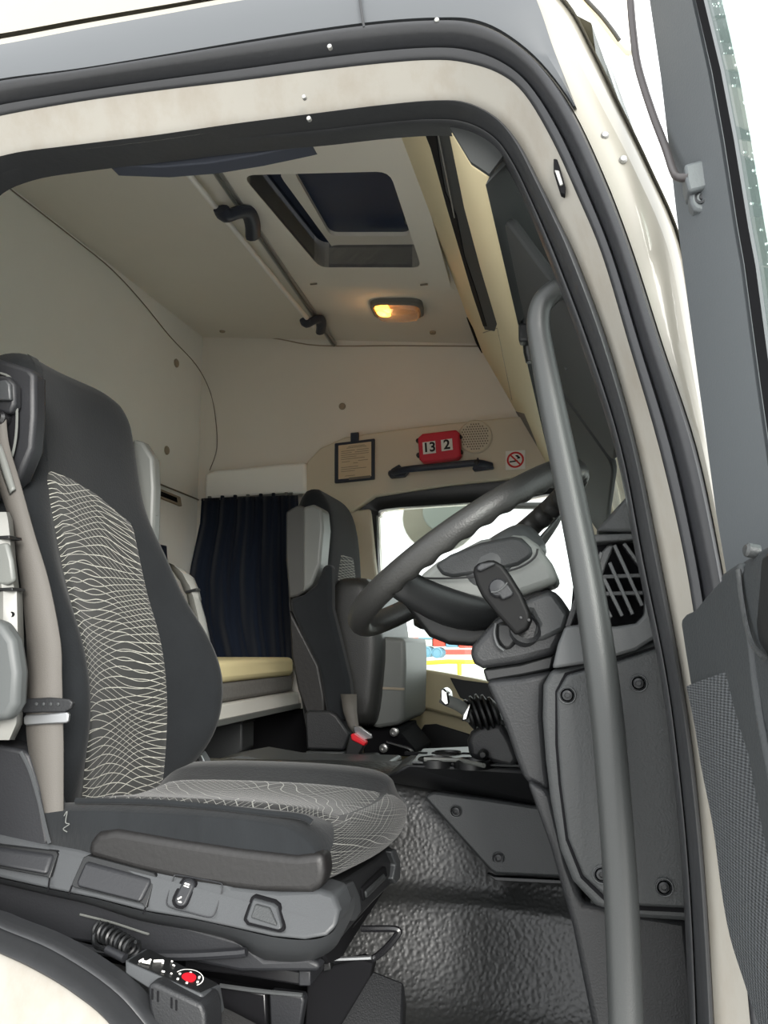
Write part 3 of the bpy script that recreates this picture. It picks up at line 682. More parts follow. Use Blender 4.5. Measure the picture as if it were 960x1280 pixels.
# ------------------------------------------------------------------ curtain
ct = thing('curtain', P(305, 820, 2.93), 'dark navy pleated curtain hanging beside the bunk', 'curtain')
NU, NV = 90, 26; rows = []
for j in range(NV+1):
    v_ = j/NV; r = []
    l = itp(v_, [(0, 252), (.15, 250), (.4, 239), (.5, 236), (.75, 237), (1, 250)]); rg = itp(v_, [(0, 372), (.3, 375), (1, 385)])
    for i in range(NU+1):
        u = i/NU; px = l+(rg-l)*u; py = 623+u*-4+v_*(205+4*u)
        amp = .012+.012*v_; Y = 2.93+amp*.8*math.sin(u*34+1.8*math.sin(v_*2+u*5))+.007*math.sin(u*71+v_*2)*(1-.6*v_)
        r.append(P(px, py, Y))
    rows.append(r)
o = mk('curtain_cloth', *grid_g(rows), M['navy'], ct, ang=80); s = o.modifiers.new('thick', 'SOLIDIFY'); s.thickness = .003
tube('curtain_rail', [P(252, 625, 2.945), P(300, 622, 2.945), P(366, 617, 2.945)], .005, M['greyp'], ct, 8)
for k in range(7):
    px = 262+k*16; box('curtain_hook', P(px, 623-k*.8, 2.935), (.012, .012, .016), M['navy'] if k % 3 else M['greyp'], ct, .002)

# ------------------------------------------------------------------ bunk
bk_ = thing('sleeper_bunk', (-1.2, 2.2, -.22), 'narrow sleeper bunk with cream mattress along the rear wall', 'bunk')
def ybox(name, x0, x1, z0, z1, y0, y1, m, bevel=.01, **k):
    return box(name, ((x0+x1)/2, (y0+y1)/2, (z0+z1)/2), (x1-x0, y1-y0, z1-z0), m, bk_, bevel, **k)
ybox('mattress_topper', XB+.01, -.995, -.112, -.05, 1.1, 2.905, M['mattress'], .018, seg=4)
ybox('mattress', XB+.01, -1.0, -.165, -.112, 1.1, 2.91, M['matgrey'], .012, seg=3)
ybox('bunk_board', XB+.01, -.985, -.222, -.167, 1.08, 2.93, M['board'], .005)
ybox('board_lip', -.985, -.975, -.222, -.205, 1.08, 2.93, M['greyp'], .002)
sbx = thing('storage_box', (-1.1, 2.6, -.38), 'dark grey storage box under the bunk behind the seat', 'storage box')
slab('box_body', [(230, 906), (300, 902), (303, 906), (302, 938), (290, 950), (230, 955)], 2.55, .1, M['dash'], sbx, bevel=.01)
slab('box_lid', [(228, 904), (302, 900), (303, 905), (228, 909)], 2.54, .11, M['dash'], sbx, bevel=.003)
ub = thing('under_bunk_shade', (-1.3, 2.2, -.6), 'dark sheets added as the shade in the space below the bunk', 'panel')
box('base_panel', (-1.38, 2.02, -.42), (.05, 1.9, .38), M['void'], ub, .005)  # near-black sheet standing in for the shade under the bunk
box('base_floor', (-1.19, 2.4, -.60), (.36, .9, .02), M['based'], ub, .004)
box('end_panel', (-1.12, 2.975, -.42), (.56, .03, .385), M['void'], ub, .003)  # second near-black sheet, painted shade at the far end under the bunk
tt = thing('tunnel_step', (-.95, 2.3, -.3), 'grey carpeted step between the seats and the bunk', 'step')
slab('step_block', [(255, 960), (262, 952), (300, 945), (345, 953), (480, 957), (480, 975), (255, 985)], 2.0, .2, M['dashm'], tt, bevel=.008)

# ------------------------------------------------------------------ passenger seat
ps = thing('passenger_seat', (-.75, 2.6, -.45), 'far passenger seat in dark fabric with its seat cushion folded up', 'seat')
# backrest: rings by height: (z, x_back, x_front)
tab = [(-.30, -.85, -.71), (-.25, -.865, -.69), (-.15, -.885, -.67), (-.05, -.90, -.68), (.03, -.91, -.715), (.10, -.92, -.735), (.2, -.93, -.735), (.3, -.93, -.735), (.38, -.925, -.742), (.43, -.905, -.765), (.46, -.875, -.80)]
rings = []
def rsec(xb, xf, y0, y1, z, n=6, r=.05, dxf=0.):
    """rounded rectangle section"""
    r = min(r, (xf-xb)*.48, (y1-y0)*.48); out = []
    for (cx_, cy_, a0) in [(xf-r, y0+r, -90), (xf-r, y1-r, 0), (xb+r, y1-r, 90), (xb+r, y0+r, 180)]:
        for k in range(n+1):
            a = math.radians(a0+90*k/n); out.append(Vector((cx_+r*math.cos(a), cy_+r*math.sin(a), z)))
    return out
tab = [(z, xb+.075, xf+.012) for z, xb, xf in tab]
for z, xb, xf in tab:
    w = itp(z, [(-.30, .22), (.1, .24), (.3, .2), (.46, .15)])
    rings.append(rsec(xb, xf, 2.6-w, 2.6+w, z, r=.06))
pb = loft('backrest', rings, M['velour'], ps, ang=70, sub=1)
wav = slab('patterned_insert', [(407, 702), (415, 692), (428, 693), (437, 703), (439, 722), (430, 735), (420, 748), (414, 762), (408, 748), (405, 725)], 2.345, .01, M['velour'], ps, bevel=.002) if False else None
# patterned front strip
rows = []; uvs = []
for j in range(13):
    z = .0+.26*j/12; xf = sitp(z, [(a, c) for a, b, c in tab])+.004
    r = []
    for i in range(7):
        u = i/6; wq = .5+.5*math.sin(math.pi*min(1, max(0, (j+1.5)/14))); r.append(Vector((xf-.012*abs(2*u-1)**3, 2.6+.17*(2*u-1)*wq, z))); uvs.append((u*.45, z*2.2))
    rows.append(r)
mk('patterned_panel', *grid_g(rows), M['pattern'], ps, uvs=uvs)
# near side trim panels
def pside(name, pix, y, m, d=.03, **k): return slab(name, pix, y, d, m, ps, **k)
pside('side_shell', [(357, 640), (372, 631), (382, 634), (383, 738), (372, 745), (361, 748), (357, 700)], 2.335, mat('shell_dark', (62, 62, 60), .5), .1, bevel=.006)
pside('headrest_shell', [(378, 634), (392, 630), (402, 636), (404, 660), (400, 705), (390, 730), (378, 741)], 2.332, M['greyp'], .08, bevel=.008, seg=3)
pside('side_fabric', [(362, 748), (378, 744), (395, 730), (404, 706), (414, 705), (414, 760), (424, 800), (436, 850), (440, 890), (432, 902), (408, 898), (404, 870), (398, 835), (380, 800), (364, 765)], 2.337, M['velour'], .05, bevel=.012, seg=3)
pside('side_vinyl', [(361, 762), (380, 797), (398, 832), (405, 870), (406, 895), (382, 892), (372, 862), (364, 820)], 2.338, M['vinyl'], .05, bevel=.006)
pside('hinge_cover', [(381, 893), (384, 888), (412, 889), (420, 894), (437, 918), (430, 938), (383, 937)], 2.315, M['dashd'], .08, bevel=.006)
pside('lower_cover', [(382, 939), (430, 940), (428, 960), (382, 960)], 2.318, M['dash'], .08, bevel=.004)
pside('lower_cover', [(425, 946), (464, 945), (471, 952), (471, 965), (425, 965)], 2.25, M['dash'], .08, bevel=.004)
# folded-up cushion: fabric face and pale underside shell
crings = []
for z, x0, x1 in [(-.24, -.665, -.60), (-.2, -.685, -.585), (-.1, -.70, -.575), (0, -.715, -.565), (.1, -.73, -.585), (.16, -.72, -.60), (.19, -.695, -.63)]:
    crings.append(rsec(x0, x1, 2.40, 2.83, z, r=.04))
loft('folded_cushion', crings, M['leather'], ps, ang=70, sub=1)
slab('cushion_shell', [(459, 802), (470, 795), (506, 798), (507, 830), (505, 898), (500, 906), (470, 911), (461, 905)], 2.46, .34, M['greyp'], ps, bevel=.012, seg=3)
slab('shell_rib', [(463, 858), (505, 860), (505, 863), (463, 861)], 2.457, .01, M['cap'], ps, bevel=.001)
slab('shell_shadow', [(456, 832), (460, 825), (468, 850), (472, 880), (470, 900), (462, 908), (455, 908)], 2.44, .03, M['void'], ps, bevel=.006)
slab('seat_frame', [(452, 912), (500, 909), (500, 915), (520, 938), (520, 946), (455, 944)], 2.5, .25, M['void'], ps, bevel=.004)
for px, py in [(480, 935), (493, 915)]: lathe('frame_bolt', P(px, py, 2.49), (0, -1, 0), [(.012, -.01), (.012, .008), (.006, .01), (.006, .004)], M['alu'], ps, 12)
tube('frame_rod', cr(PP([(483, 928), (500, 933), (512, 937), (517, 944)], 2.45), 4), .006, M['blackg'], ps, 8)
# belt and buckle
bt = [P(436, 868, 2.30), P(438, 890, 2.28), P(442, 908, 2.27), P(452, 922, 2.26)]
rows = [[p+Vector((-.022+.004*i, 0, 0)), p+Vector((0, -.004, 0)), p+Vector((.022-.004*i, 0, 0))] for i, p in enumerate(bt)]
o = mk('belt_strap', *grid_g(rows), M['belt'], ps); s = o.modifiers.new('thick', 'SOLIDIFY'); s.thickness = .003
slab('belt_tongue', [(441, 908), (450, 908), (464, 918), (465, 923), (456, 925), (444, 919)], 2.24, .008, M['steel'], ps, bevel=.002)
bu = slab('buckle', [(437, 919), (455, 928), (454, 934), (444, 953), (428, 952)], 2.22, .03, M['black'], ps, bevel=.004)
slab('buckle_button', [(438, 918), (441, 917), (457, 928), (455, 933), (439, 925)], 2.215, .03, M['red'], bu, bevel=.003)

# ------------------------------------------------------------------ driver seat
ds = thing('driver_seat', (-.6, 1.42, -.62), 'near driver seat with pale net pattern, lap belt and grey side base', 'seat')
XC = [(-.30, -.79), (-.2, -.795), (-.1, -.80), (0, -.815), (.1, -.845), (.2, -.87), (.3, -.893), (.4, -.913), (.48, -.927), (.55, -.94)]
PRF = [(-.30, -.03), (-.26, .01), (-.22, .05), (-.167, .083), (-.074, .095), (.005, .078), (.08, .05), (.168, .03), (.25, .008), (.32, .0), (.6, 0)]
PRN = [(-.30, -.02), (-.26, .01), (-.2, .035), (-.1, .055), (0, .05), (.1, .03), (.2, .012), (.3, 0), (.6, 0)]
YN = [(-.30, 1.21), (-.1, 1.195), (.1, 1.20), (.22, 1.225), (.32, 1.258), (.42, 1.262), (.50, 1.285), (.55, 1.31)]
YFR = [(-.30, 1.64), (-.2, 1.665), (-.07, 1.685), (.05, 1.68), (.17, 1.665), (.26, 1.655), (.4, 1.655), (.48, 1.645), (.55, 1.60)]
rings = []
zs = [-.29+.025*k for k in range(32)]+[.497, .507, .512]
zs = [z for z in zs if z < .49]+[.49, .503, .511, .514]
for z in zs:
    x = sitp(z, XC); yn = sitp(z, YN); yf = sitp(z, YFR); pn = sitp(z, PRN); pf = sitp(z, PRF)
    tz = max(0, (z-.45)/.065); k = 1-math.sqrt(max(0, 1-min(1, tz)**2)) if tz > 0 else 0    # rounded top
    x -= .05*k; th = .13-.05*k
    bn, bf = yn+.035, yf-.04
    pn_e, pf_e = 1.285, 1.565
    r = [Vector((x-th, yn+.04, z)), Vector((x-th*.6, yn+.01, z)), Vector((x-.02+pn*.3, yn, z)), Vector((x-.004+pn*.85, yn+.015, z)), Vector((x+pn, bn, z)), Vector((x+pn*.75, bn+.025, z)),
         Vector((x+pn*.12, pn_e, z)), Vector((x-.006, 1.35, z)), Vector((x-.010, 1.425, z)), Vector((x-.006, 1.50, z)), Vector((x+pf*.1, pf_e, z)),
         Vector((x+pf*.7, bf-.025, z)), Vector((x+pf, bf, z)), Vector((x+pf*.9-.004, yf-.012, z)), Vector((x+pf*.4-.03, yf, z)), Vector((x-th*.65, yf-.01, z)), Vector((x-th, yf-.04, z))]
    if k > 0:
        for p in r: p.y = 1.455+(p.y-1.455)*(1-.25*k)
    rings.append(r)
loft('backrest', rings, M['velour'], ds, ang=75, sub=1)
rows = []; uvs = []; NJ, NI = 40, 16
for i in range(NI+1):
    u = i/NI; Y = 1.277+(1.572-1.277)*u
    ztop = itp(u, [(0, .285), (.1, .30), (.35, .30), (.6, .288), (.85, .255), (1, .235)])
    r = []
    for j in range(NJ+1):
        v_ = j/NJ; z = -.272+(ztop+.272)*v_
        x = sitp(z, XC); pn = sitp(z, PRN); pf = sitp(z, PRF)
        base = sitp(Y, [(1.277, pn*.18), (1.35, -.006), (1.425, -.010), (1.50, -.006), (1.572, pf*.16)])
        e_ = min(u, 1-u, v_*1.5+.02, (1-v_)*1.5)*NI
        r.append(Vector((x+base+(.006 if e_ > .9 else -.004+.010*max(0, e_)/.9), Y, z))); uvs.append((u, v_))
    rows.append(r)
mk('patterned_panel', *grid_g(rows), M['pattern'], ds, uvs=uvs, ang=80)
# grey hard shell behind the far side
slab('back_shell', [(165, 548), (178, 552), (191, 572), (193, 610), (191, 672), (186, 690), (160, 660)], 1.69, .035, M['greyp'], ds, bevel=.008, seg=3)
slab('shell_hook', [(190, 615), (195, 640), (195, 645), (191, 643)], 1.70, .012, M['greyp'], ds, bevel=.002)
# belt outlet housing at the near shoulder
bo = slab('belt_housing', [(-30, 440), (8, 451), (36, 460), (43, 468), (43, 520), (40, 560), (24, 598), (-2, 622), (-30, 630)], 1.205, .035, M['based'], ds, bevel=.008, seg=3)
slab('housing_recess', [(-30, 462), (8, 468), (17, 480), (21, 500), (20, 545), (12, 578), (-6, 600), (-30, 604)], 1.196, .02, M['void'], bo, bevel=.003)
tube('recess_rim', cr(PP([(-20, 463), (8, 469), (17, 481), (21, 502), (20, 545), (12, 577), (-8, 598)], 1.194), 4), .0022, M['greyp'], bo, 6)
slab('belt_loop', [(-20, 466), (10, 470), (18, 480), (18, 505), (12, 517), (-20, 512)], 1.182, .02, M['based'], bo, bevel=.005)
slab('loop_slot', [(-20, 478), (7, 474), (12, 480), (13, 500), (-20, 500)], 1.175, .01, M['basep'], bo, bevel=.003)
lathe('belt_roller', P(4, 524, 1.19), (0, -1, 0), [(.012, -.02), (.012, .012), (.008, .016)], M['blackg'], bo, 14)
# lap and shoulder belt
def strap(name, pts, w, m, parent):
    """flat webbing: list of (left pixel, right pixel, depth)"""
    Lp = cr([P(a[0], a[1], Y) for a, b, Y in pts], 5); Rp = cr([P(b[0], b[1], Y) for a, b, Y in pts], 5)
    rows = [[l, l.lerp(r, .5)+Vector((0, -.003, 0)), r] for l, r in zip(Lp, Rp)]
    o = mk(name, *grid_g(rows), m, parent, ang=80); s = o.modifiers.new('thick', 'SOLIDIFY'); s.thickness = .003; return o
strap('belt_strap', [((-6, 516), (8, 518), 1.185), ((-10, 570), (12, 556), 1.18), ((2, 615), (26, 604), 1.165), ((16, 660), (43, 665), 1.155), ((26, 720), (62, 728), 1.15), ((34, 790), (76, 800), 1.148), ((35, 840), (78, 845), 1.147), ((34, 890), (79, 890), 1.146), ((36, 930), (80, 930), 1.146), ((44, 980), (80, 980), 1.148), ((52, 1040), (80, 1040), 1.15), ((58, 1075), (80, 1075), 1.16)], .05, M['belt'], ds)
strap('belt_return', [((-4, 560), (2, 556), 1.17), ((4, 590), (12, 585), 1.162), ((14, 618), (20, 612), 1.155)], .02, M['greyp'], ds)
tg_ = slab('belt_tongue', [(18, 880), (24, 874), (60, 872), (86, 874), (91, 878), (88, 886), (80, 890), (30, 891), (22, 889)], 1.135, .008, M['dashd'], ds, bevel=.002)
for k in range(4): lathe('tongue_stud', P(46+k*9, 880, 1.135), (0, -1, 0), [(.0025, -.002), (.0025, .0015), (.001, .002)], M['dash'], tg_, 8)
slab('tongue_plate', [(29, 897), (31, 894), (83, 890), (86, 893), (85, 902), (82, 904), (32, 907), (29, 905)], 1.134, .006, M['steel'], ds, bevel=.002)
# armrests folded up
ar = loft('armrest', [[P(px+s_*w, py, Y) for s_, Y in ((-1, 1.14), (-.7, 1.115), (0, 1.105), (.7, 1.115), (1, 1.14), (.7, 1.17), (0, 1.18), (-.7, 1.17))] for px, py, w in [(-2, 640, 14), (-4, 650, 20), (-2, 668, 20), (-1, 672, 19), (0, 700, 20), (2, 735, 22), (4, 738, 24), (4, 800, 26), (4, 870, 27), (2, 905, 26), (-4, 925, 22)]], M['greyl'], ds, ang=50)
for y_, x_ in [(672, 11), (737, 15)]: slab('armrest_ring', [(-20, y_-1), (x_, y_-3), (x_+1, y_+1), (-20, y_+3)], 1.103, .03, M['black'], ar, bevel=.001)
slab('armrest_flute', [(-8, 680), (8, 678), (14, 700), (17, 726), (8, 731), (-8, 731)], 1.104, .01, M['greyp'], ar, bevel=.004)
lathe('armrest_hole', P(15, 768, 1.112), (.3, -1, 0), [(.004, -.004), (.004, .0015), (.001, .001)], M['void'], ar, 10)
slab('armrest_pad', [(-30, 770), (0, 776), (16, 800), (22, 840), (20, 880), (8, 900), (-30, 905)], 1.08, .03, mat('armrest_pad_grey', (78, 81, 81), .5), ar, bevel=.01, seg=3)
ar2 = thing('x', (0, 0, 0), '', '') if False else None
fa = loft('armrest', [[P(px+s_*w+.25*w, py+s_*w*.45, Y) for s_, Y in ((-1, 1.78), (-.7, 1.755), (0, 1.745), (.7, 1.755), (1, 1.78), (.7, 1.81), (0, 1.82), (-.7, 1.81))] for px, py, w in [(206, 702, 5), (214, 706, 12), (224, 716, 15), (231, 728, 13), (234, 732, 12), (238, 744, 11), (240, 748, 9), (245, 770, 10), (250, 800, 11)]], M['greyl'], ds, ang=50)
slab('armrest_ring', [(231, 739), (245, 735), (246, 738), (232, 742)], 1.742, .02, M['black'], fa, bevel=.001)
# recline side cover, lower left
slab('recliner_cover', [(-30, 925), (0, 932), (28, 938), (36, 945), (48, 985), (60, 1052), (55, 1060), (-30, 1045)], 1.14, .06, M['based'], ds, bevel=.01, seg=3)
tube('cover_edge', cr(PP([(26, 940), (37, 962), (48, 998), (58, 1040), (62, 1054)], 1.137), 4), .0028, M['basep'], ds, 6)
# cushion
def cush_prof(y):
    k = (y-1.15)/(1.67-1.15); nose = -.335+.03*math.sin(math.pi*min(1, max(0, k)))
    e = 1 if (k < .04 or k > .96) else 0
    return nose
rows = []; NJ = 26
prof2 = [(-.80, -.31), (-.80, -.25), (-.775, -.222), (-.7, -.214), (-.6, -.212), (-.5, -.213), (-.42, -.217), (-.37, -.225), (-.34, -.243), (-.327, -.265), (-.332, -.288), (-.348, -.303), (-.38, -.310), (-.5, -.31), (-.7, -.308)]
pc = cr([Vector((a, 0, b)) for a, b in prof2], 3, True)
ys = [1.142, 1.146, 1.16, 1.19, 1.22, 1.26, 1.3, 1.36, 1.42, 1.48, 1.54, 1.58, 1.62, 1.65, 1.668, 1.672]
def cpt(p, y):
    k = (y-1.14)/(1.672-1.14)
    x, z = p.x, p.z
    nose = -.024+.032*math.sin(math.pi*k)
    wx = min(1, max(0, (x+.6)/.25)); x += nose*wx
    up_ = 1 if z > -.27 else 0
    dip = .016*math.exp(-((k-.5)/.28)**2); bol = .004*math.exp(-((k-.06)/.05)**2)+.026*math.exp(-((k-.88)/.08)**2)
    if z > -.29 and x < -.36: z += (bol-dip)*min(1, (z+.29)/.06)
    z -= .012+.022*min(1, max(0, k))
    e = max(0, .04-k)/.04 if k < .5 else max(0, k-.96)/.04
    c = Vector((-.56, y, -.265)); q = Vector((x, y, z)); return q.lerp(Vector((c.x+(q.x-c.x)*.96, y, c.z+(q.z-c.z)*.78)), e)
rows = [[cpt(p, y) for p in pc] for y in ys]
loft('cushion', rows, M['velour2'], ds, ang=70)
# patterned top and front of the cushion
idx = [i for i in range(len(pc)) if True]
top = [p for p in pc[6:33]]
rows = []; uvs = []
for i in range(19):
    u = i/18
    r = []
    for j, p in enumerate(top):
        fr = j/(len(top)-1)
        y0 = 1.225-.075*max(0, min(1, (fr-.62)/.2)); y1 = 1.535+.11*max(0, min(1, (fr-.55)/.25))
        y = y0+(y1-y0)*u; q = cpt(p, y); q2 = cpt(p, y)
        d = Vector((q.x+.56, 0, q.z+.275)); d = Vector((0, 0, 1)) if fr < .55 else d.normalized()
        e_ = min(1, min(u, 1-u)*18, j*.8, (len(top)-1-j)*.8)
        r.append(q+d*(-.003+.009*e_)); uvs.append((u*1.4, fr*2.2))
    rows.append(r)
mk('patterned_panel', *grid_g(rows), M['pattern2'], ds, uvs=uvs, ang=80)
# pale vinyl band along the lower near side
slab('vinyl_band', [(110, 1052), (122, 1040), (145, 1037), (220, 1050), (300, 1062), (370, 1070), (404, 1066), (407, 1090), (404, 1108), (390, 1118), (330, 1118), (250, 1108), (170, 1090), (108, 1072)], 1.1345, .04, M['vinyl'], ds, bevel=.016, seg=5)
tube('cushion_piping', cr(PP([(95, 1001), (180, 1002), (260, 1008), (330, 1016), (376, 1021), (390, 1028)], 1.155), 4), .004, M['velour'], ds, 8)
tube('torn_thread', cr(PP([(80, 1020), (84, 1014), (82, 1028), (87, 1030), (79, 1036), (84, 1040)], 1.13), 4), .0007, M['greyp'], ds, 5)
# belt buckle stalks on the far side of the cushion
sk = slab('buckle_stalk', [(243, 942), (249, 939), (263, 963), (264, 970), (256, 974), (250, 970)], 1.70, .03, M['basep'], ds, bevel=.004)
slab('stalk_label', [(247, 946), (251, 944), (260, 962), (258, 968), (254, 966)], 1.697, .006, M['steel'], sk, bevel=.001)
slab('stalk_boot', [(236, 955), (246, 950), (256, 976), (240, 985)], 1.71, .03, M['black'], ds, bevel=.004)
bk2 = slab('buckle', [(276, 958), (281, 955), (298, 966), (296, 972), (272, 970)], 1.74, .03, M['black'], ds, bevel=.003)
slab('buckle_button', [(280, 957), (285, 956), (298, 964), (296, 967), (284, 966)], 1.735, .02, M['red'], bk2, bevel=.002)

# seat base: grey side panel with handles and switches
def bY(px, py): return 1.120+.00055*(itp(px, [(-30, 1072), (60, 1092), (190, 1122), (300, 1140), (420, 1150)])-py)
def bslab(name, pix, lift, d, m, parent, bevel=.003, seg=2):
    lift = lift+.0045 if lift > 0 else 0
    v, f = prism_g([P(a_, b_, bY(a_, b_)-lift) for a_, b_ in pix], (0, d, 0)); return mk(name, v, f, m, parent, bevel=bevel, seg=seg)
bp_ = bslab('base_panel', [(-30, 1034), (0, 1040), (62, 1054), (100, 1060), (150, 1077), (200, 1086), (262, 1098), (284, 1098), (292, 1108), (350, 1114), (400, 1112), (418, 1118), (425, 1138), (421, 1158), (408, 1171), (380, 1176), (340, 1172), (300, 1163), (240, 1150), (180, 1140), (118, 1124), (60, 1112), (-30, 1092)], 0, .06, M['basep'], ds, .006, 3)
fold = [(-30, 1091), (60, 1111), (118, 1123), (180, 1139), (240, 1149), (300, 1162), (340, 1171), (380, 1175), (408, 1170), (421, 1157), (426, 1138)]
foot = [(-30, 1098), (58, 1119), (114, 1132), (176, 1152), (240, 1164), (290, 1177), (325, 1199), (375, 1204), (412, 1190), (428, 1168), (432, 1140)]
fl_ = cr([P(a_, b_, bY(a_, b_)+.002) for a_, b_ in fold], 4); ft_ = cr([P(a_, b_, 1.165) for a_, b_ in foot], 4)
mk('base_skirt', *grid_g([fl_, [p.lerp(q, .4)+Vector((0, -.004, 0)) for p, q in zip(fl_, ft_)], ft_, [p+Vector((0, .05, .01)) for p in ft_]]), M['basep'], ds, ang=60)
def recess(pix, pix2):
    bslab('handle_recess', pix, .0012, .02, M['black'], bp_, .001); bslab('lift_handle', pix2, .005, .02, M['based'], bp_, .005, 3)
recess([(-30, 1050), (0, 1056), (70, 1064), (72, 1068), (62, 1098), (58, 1096), (-30, 1080)], [(-30, 1056), (0, 1060), (66, 1069), (58, 1094), (-30, 1078)])
recess([(104, 1072), (110, 1069), (192, 1091), (195, 1095), (182, 1136), (178, 1130), (92, 1109), (89, 1106)], [(106, 1077), (186, 1099), (188, 1103), (176, 1127), (172, 1128), (97, 1109), (94, 1104)])
bt3 = lambda pts, lift: [P(a_, b_, bY(a_, b_)-lift-.0045) for a_, b_ in pts]
for pts in ([(62, 1098), (60, 1114)], [(90, 1107), (86, 1118)], [(182, 1134), (179, 1142)]): tube('panel_joint', bt3(pts, .001), .0012, M['void'], bp_, 5)
tube('plate_outline', cr(bt3([(221, 1094), (246, 1098), (272, 1103), (278, 1108), (274, 1125), (268, 1142), (260, 1146), (236, 1140), (214, 1134), (208, 1128), (212, 1112), (217, 1097)], .0003), 3, True), .0009, M['based'], bp_, 5, closed=True)
def pill(name, x0, y0, x1, y1, w, lift, d, m, parent, n=7, bevel=.001):
    a = Vector((x0, y0, 0)); b = Vector((x1, y1, 0)); t_ = (b-a).normalized(); nn = Vector((-t_.y, t_.x, 0)); pts = []
    for i in range(n+1): an = math.pi*i/n; pts.append(a+nn*w*math.cos(an)-t_*w*math.sin(an))
    for i in range(n+1): an = math.pi*i/n; pts.append(b-nn*w*math.cos(an)+t_*w*math.sin(an))
    return bslab(name, [(p.x, p.y) for p in pts], lift, d, m, parent, bevel)
pill('switch_bezel', 234, 1107, 225, 1126, 10.5, .0015, .02, M['void'], bp_)
sw = pill('rocker_switch', 234, 1107, 225, 1126, 8, .005, .02, M['based'], bp_, bevel=.003)
for (a0, a1) in [((231, 1104), (237, 1106)), ((230, 1107), (236, 1109)), ((222, 1124), (227, 1121)), ((223, 1127), (227, 1128))]:
    tube('switch_mark', bt3([a0, a1], .0055), .0009, M['white'], sw, 5)
bslab('button_bezel', [(303, 1150), (313, 1121), (318, 1119), (343, 1126), (349, 1131), (356, 1163), (351, 1167), (308, 1157)], .0015, .02, M['void'], bp_, .003)
bt_ = bslab('air_button', [(307, 1149), (316, 1123), (341, 1130), (346, 1134), (352, 1160), (348, 1163), (311, 1154)], .005, .02, M['basep'], bp_, .003)
bslab('button_face', [(313, 1147), (319, 1130), (337, 1135), (346, 1156), (344, 1157)], .0075, .01, M['dash'], bt_, .003)
# lower dark body under the panel
slab('base_lower', [(-30, 1090), (60, 1112), (190, 1145), (300, 1176), (330, 1200), (385, 1198), (400, 1205), (398, 1215), (300, 1215), (150, 1185), (-30, 1160)], 1.16, .42, M['based'], ds, bevel=.008)
tube('lower_trim', cr(PP([(100, 1143), (140, 1153), (180, 1166), (186, 1167)], 1.155), 3), .0015, M['greyp'], ds, 5)
tube('base_rod', cr(PP([(60, 1170), (110, 1186), (170, 1193), (230, 1195), (290, 1192), (308, 1190)], 1.15), 4), .006, M['based'], ds, 8)
# front of the base: bracket and bellows
fx = -.295
fpl = lambda px, py, dx=0.: P(px, py, X=None, Y=itp(px, [(410, 1.14), (495, 1.55)]))
def fslab(name, pix, m, d=.03, b=.004, dy=0.): 
    v, f = prism_g([fpl(a, c)+Vector((-dy*.9, dy*.3, 0)) for a, c in pix], (-d, d*.3, 0)); return mk(name, v, f, m, ds, bevel=b)
fslab('front_panel', [(416, 1110), (440, 1095), (470, 1074), (488, 1058), (494, 1062), (496, 1085), (490, 1105), (465, 1130), (440, 1158), (426, 1175), (414, 1186), (412, 1150)], M['dashd'])
fslab('front_rib', [(424, 1106), (434, 1100), (442, 1118), (444, 1138), (436, 1150), (428, 1150), (432, 1128)], M['basep'], .02, .003, -.012)
fslab('front_slot', [(448, 1110), (478, 1082), (480, 1094), (450, 1126)], M['void'], .02, .003, -.008)
fslab('slot_handle', [(450, 1113), (474, 1091), (476, 1098), (451, 1122)], M['dash'], .02, .003, -.012)
fslab('front_rib', [(482, 1064), (488, 1060), (494, 1075), (494, 1096), (488, 1104), (484, 1098), (488, 1080)], M['basep'], .02, .003, -.012)
fslab('bellows', [(410, 1190), (428, 1152), (476, 1106), (492, 1098), (488, 1116), (460, 1160), (436, 1200), (420, 1208)], M['void'], .06, .004, .012)
for k in range(4):
    pts = [fpl(410+k*2, 1168+k*9), fpl(432+k*2, 1150+k*10), fpl(455, 1130+k*11), fpl(476, 1110+k*11)]
    tube('bellows_fold', cr([p+Vector((-.03, .01, 0)) for p in pts], 4), .012, M['black'], ds, 8)
# sliding frame under the seat
fr_ = ds
slab('slide_rail', [(230, 1190), (300, 1200), (372, 1213), (384, 1216), (384, 1233), (372, 1232), (300, 1220), (230, 1212)], 1.20, .04, M['blackg'], fr_, bevel=.003)
slab('rail_end', [(373, 1213), (388, 1214), (388, 1233), (373, 1233)], 1.19, .06, M['based'], fr_, bevel=.002)
slab('frame_plate', [(250, 1226), (300, 1236), (332, 1242), (334, 1300), (250, 1300)], 1.23, .02, M['blackg'], fr_, bevel=.003)
slab('frame_plate', [(336, 1240), (378, 1245), (380, 1252), (372, 1300), (338, 1300)], 1.22, .02, M['based'], fr_, bevel=.003)
tube('plate_edge', PP([(275, 1232), (310, 1237), (334, 1240), (378, 1244)], 1.218), .003, M['dashm'], fr_, 6)
slab('frame_side', [(384, 1215), (450, 1200), (466, 1205), (462, 1222), (415, 1300), (380, 1300)], 1.26, .03, M['void'], fr_, bevel=.003)
slab('frame_back', [(60, 1180), (230, 1195), (400, 1215), (400, 1330), (60, 1330)], 1.34, .02, M['void'], fr_, bevel=.003)
tube('release_handle', cr(PP([(408, 1206), (418, 1201), (440, 1200), (462, 1199), (470, 1196), (484, 1184), (497, 1168), (498, 1163), (490, 1161), (470, 1161), (452, 1161)], 1.27), 4), .0048, M['blackg'], fr_, 8)
slab('handle_bracket', [(402, 1203), (412, 1199), (414, 1213), (404, 1216)], 1.25, .02, M['black'], fr_, bevel=.002)
tube('handle_guide', PP([(416, 1199), (440, 1198), (464, 1197)], 1.262), .003, M['steel'], fr_, 6)
fp = thing('floor_ramp', (-.3, 1.4, -.68), 'dark flat plate on the floor beside the seat rails', 'floor plate')
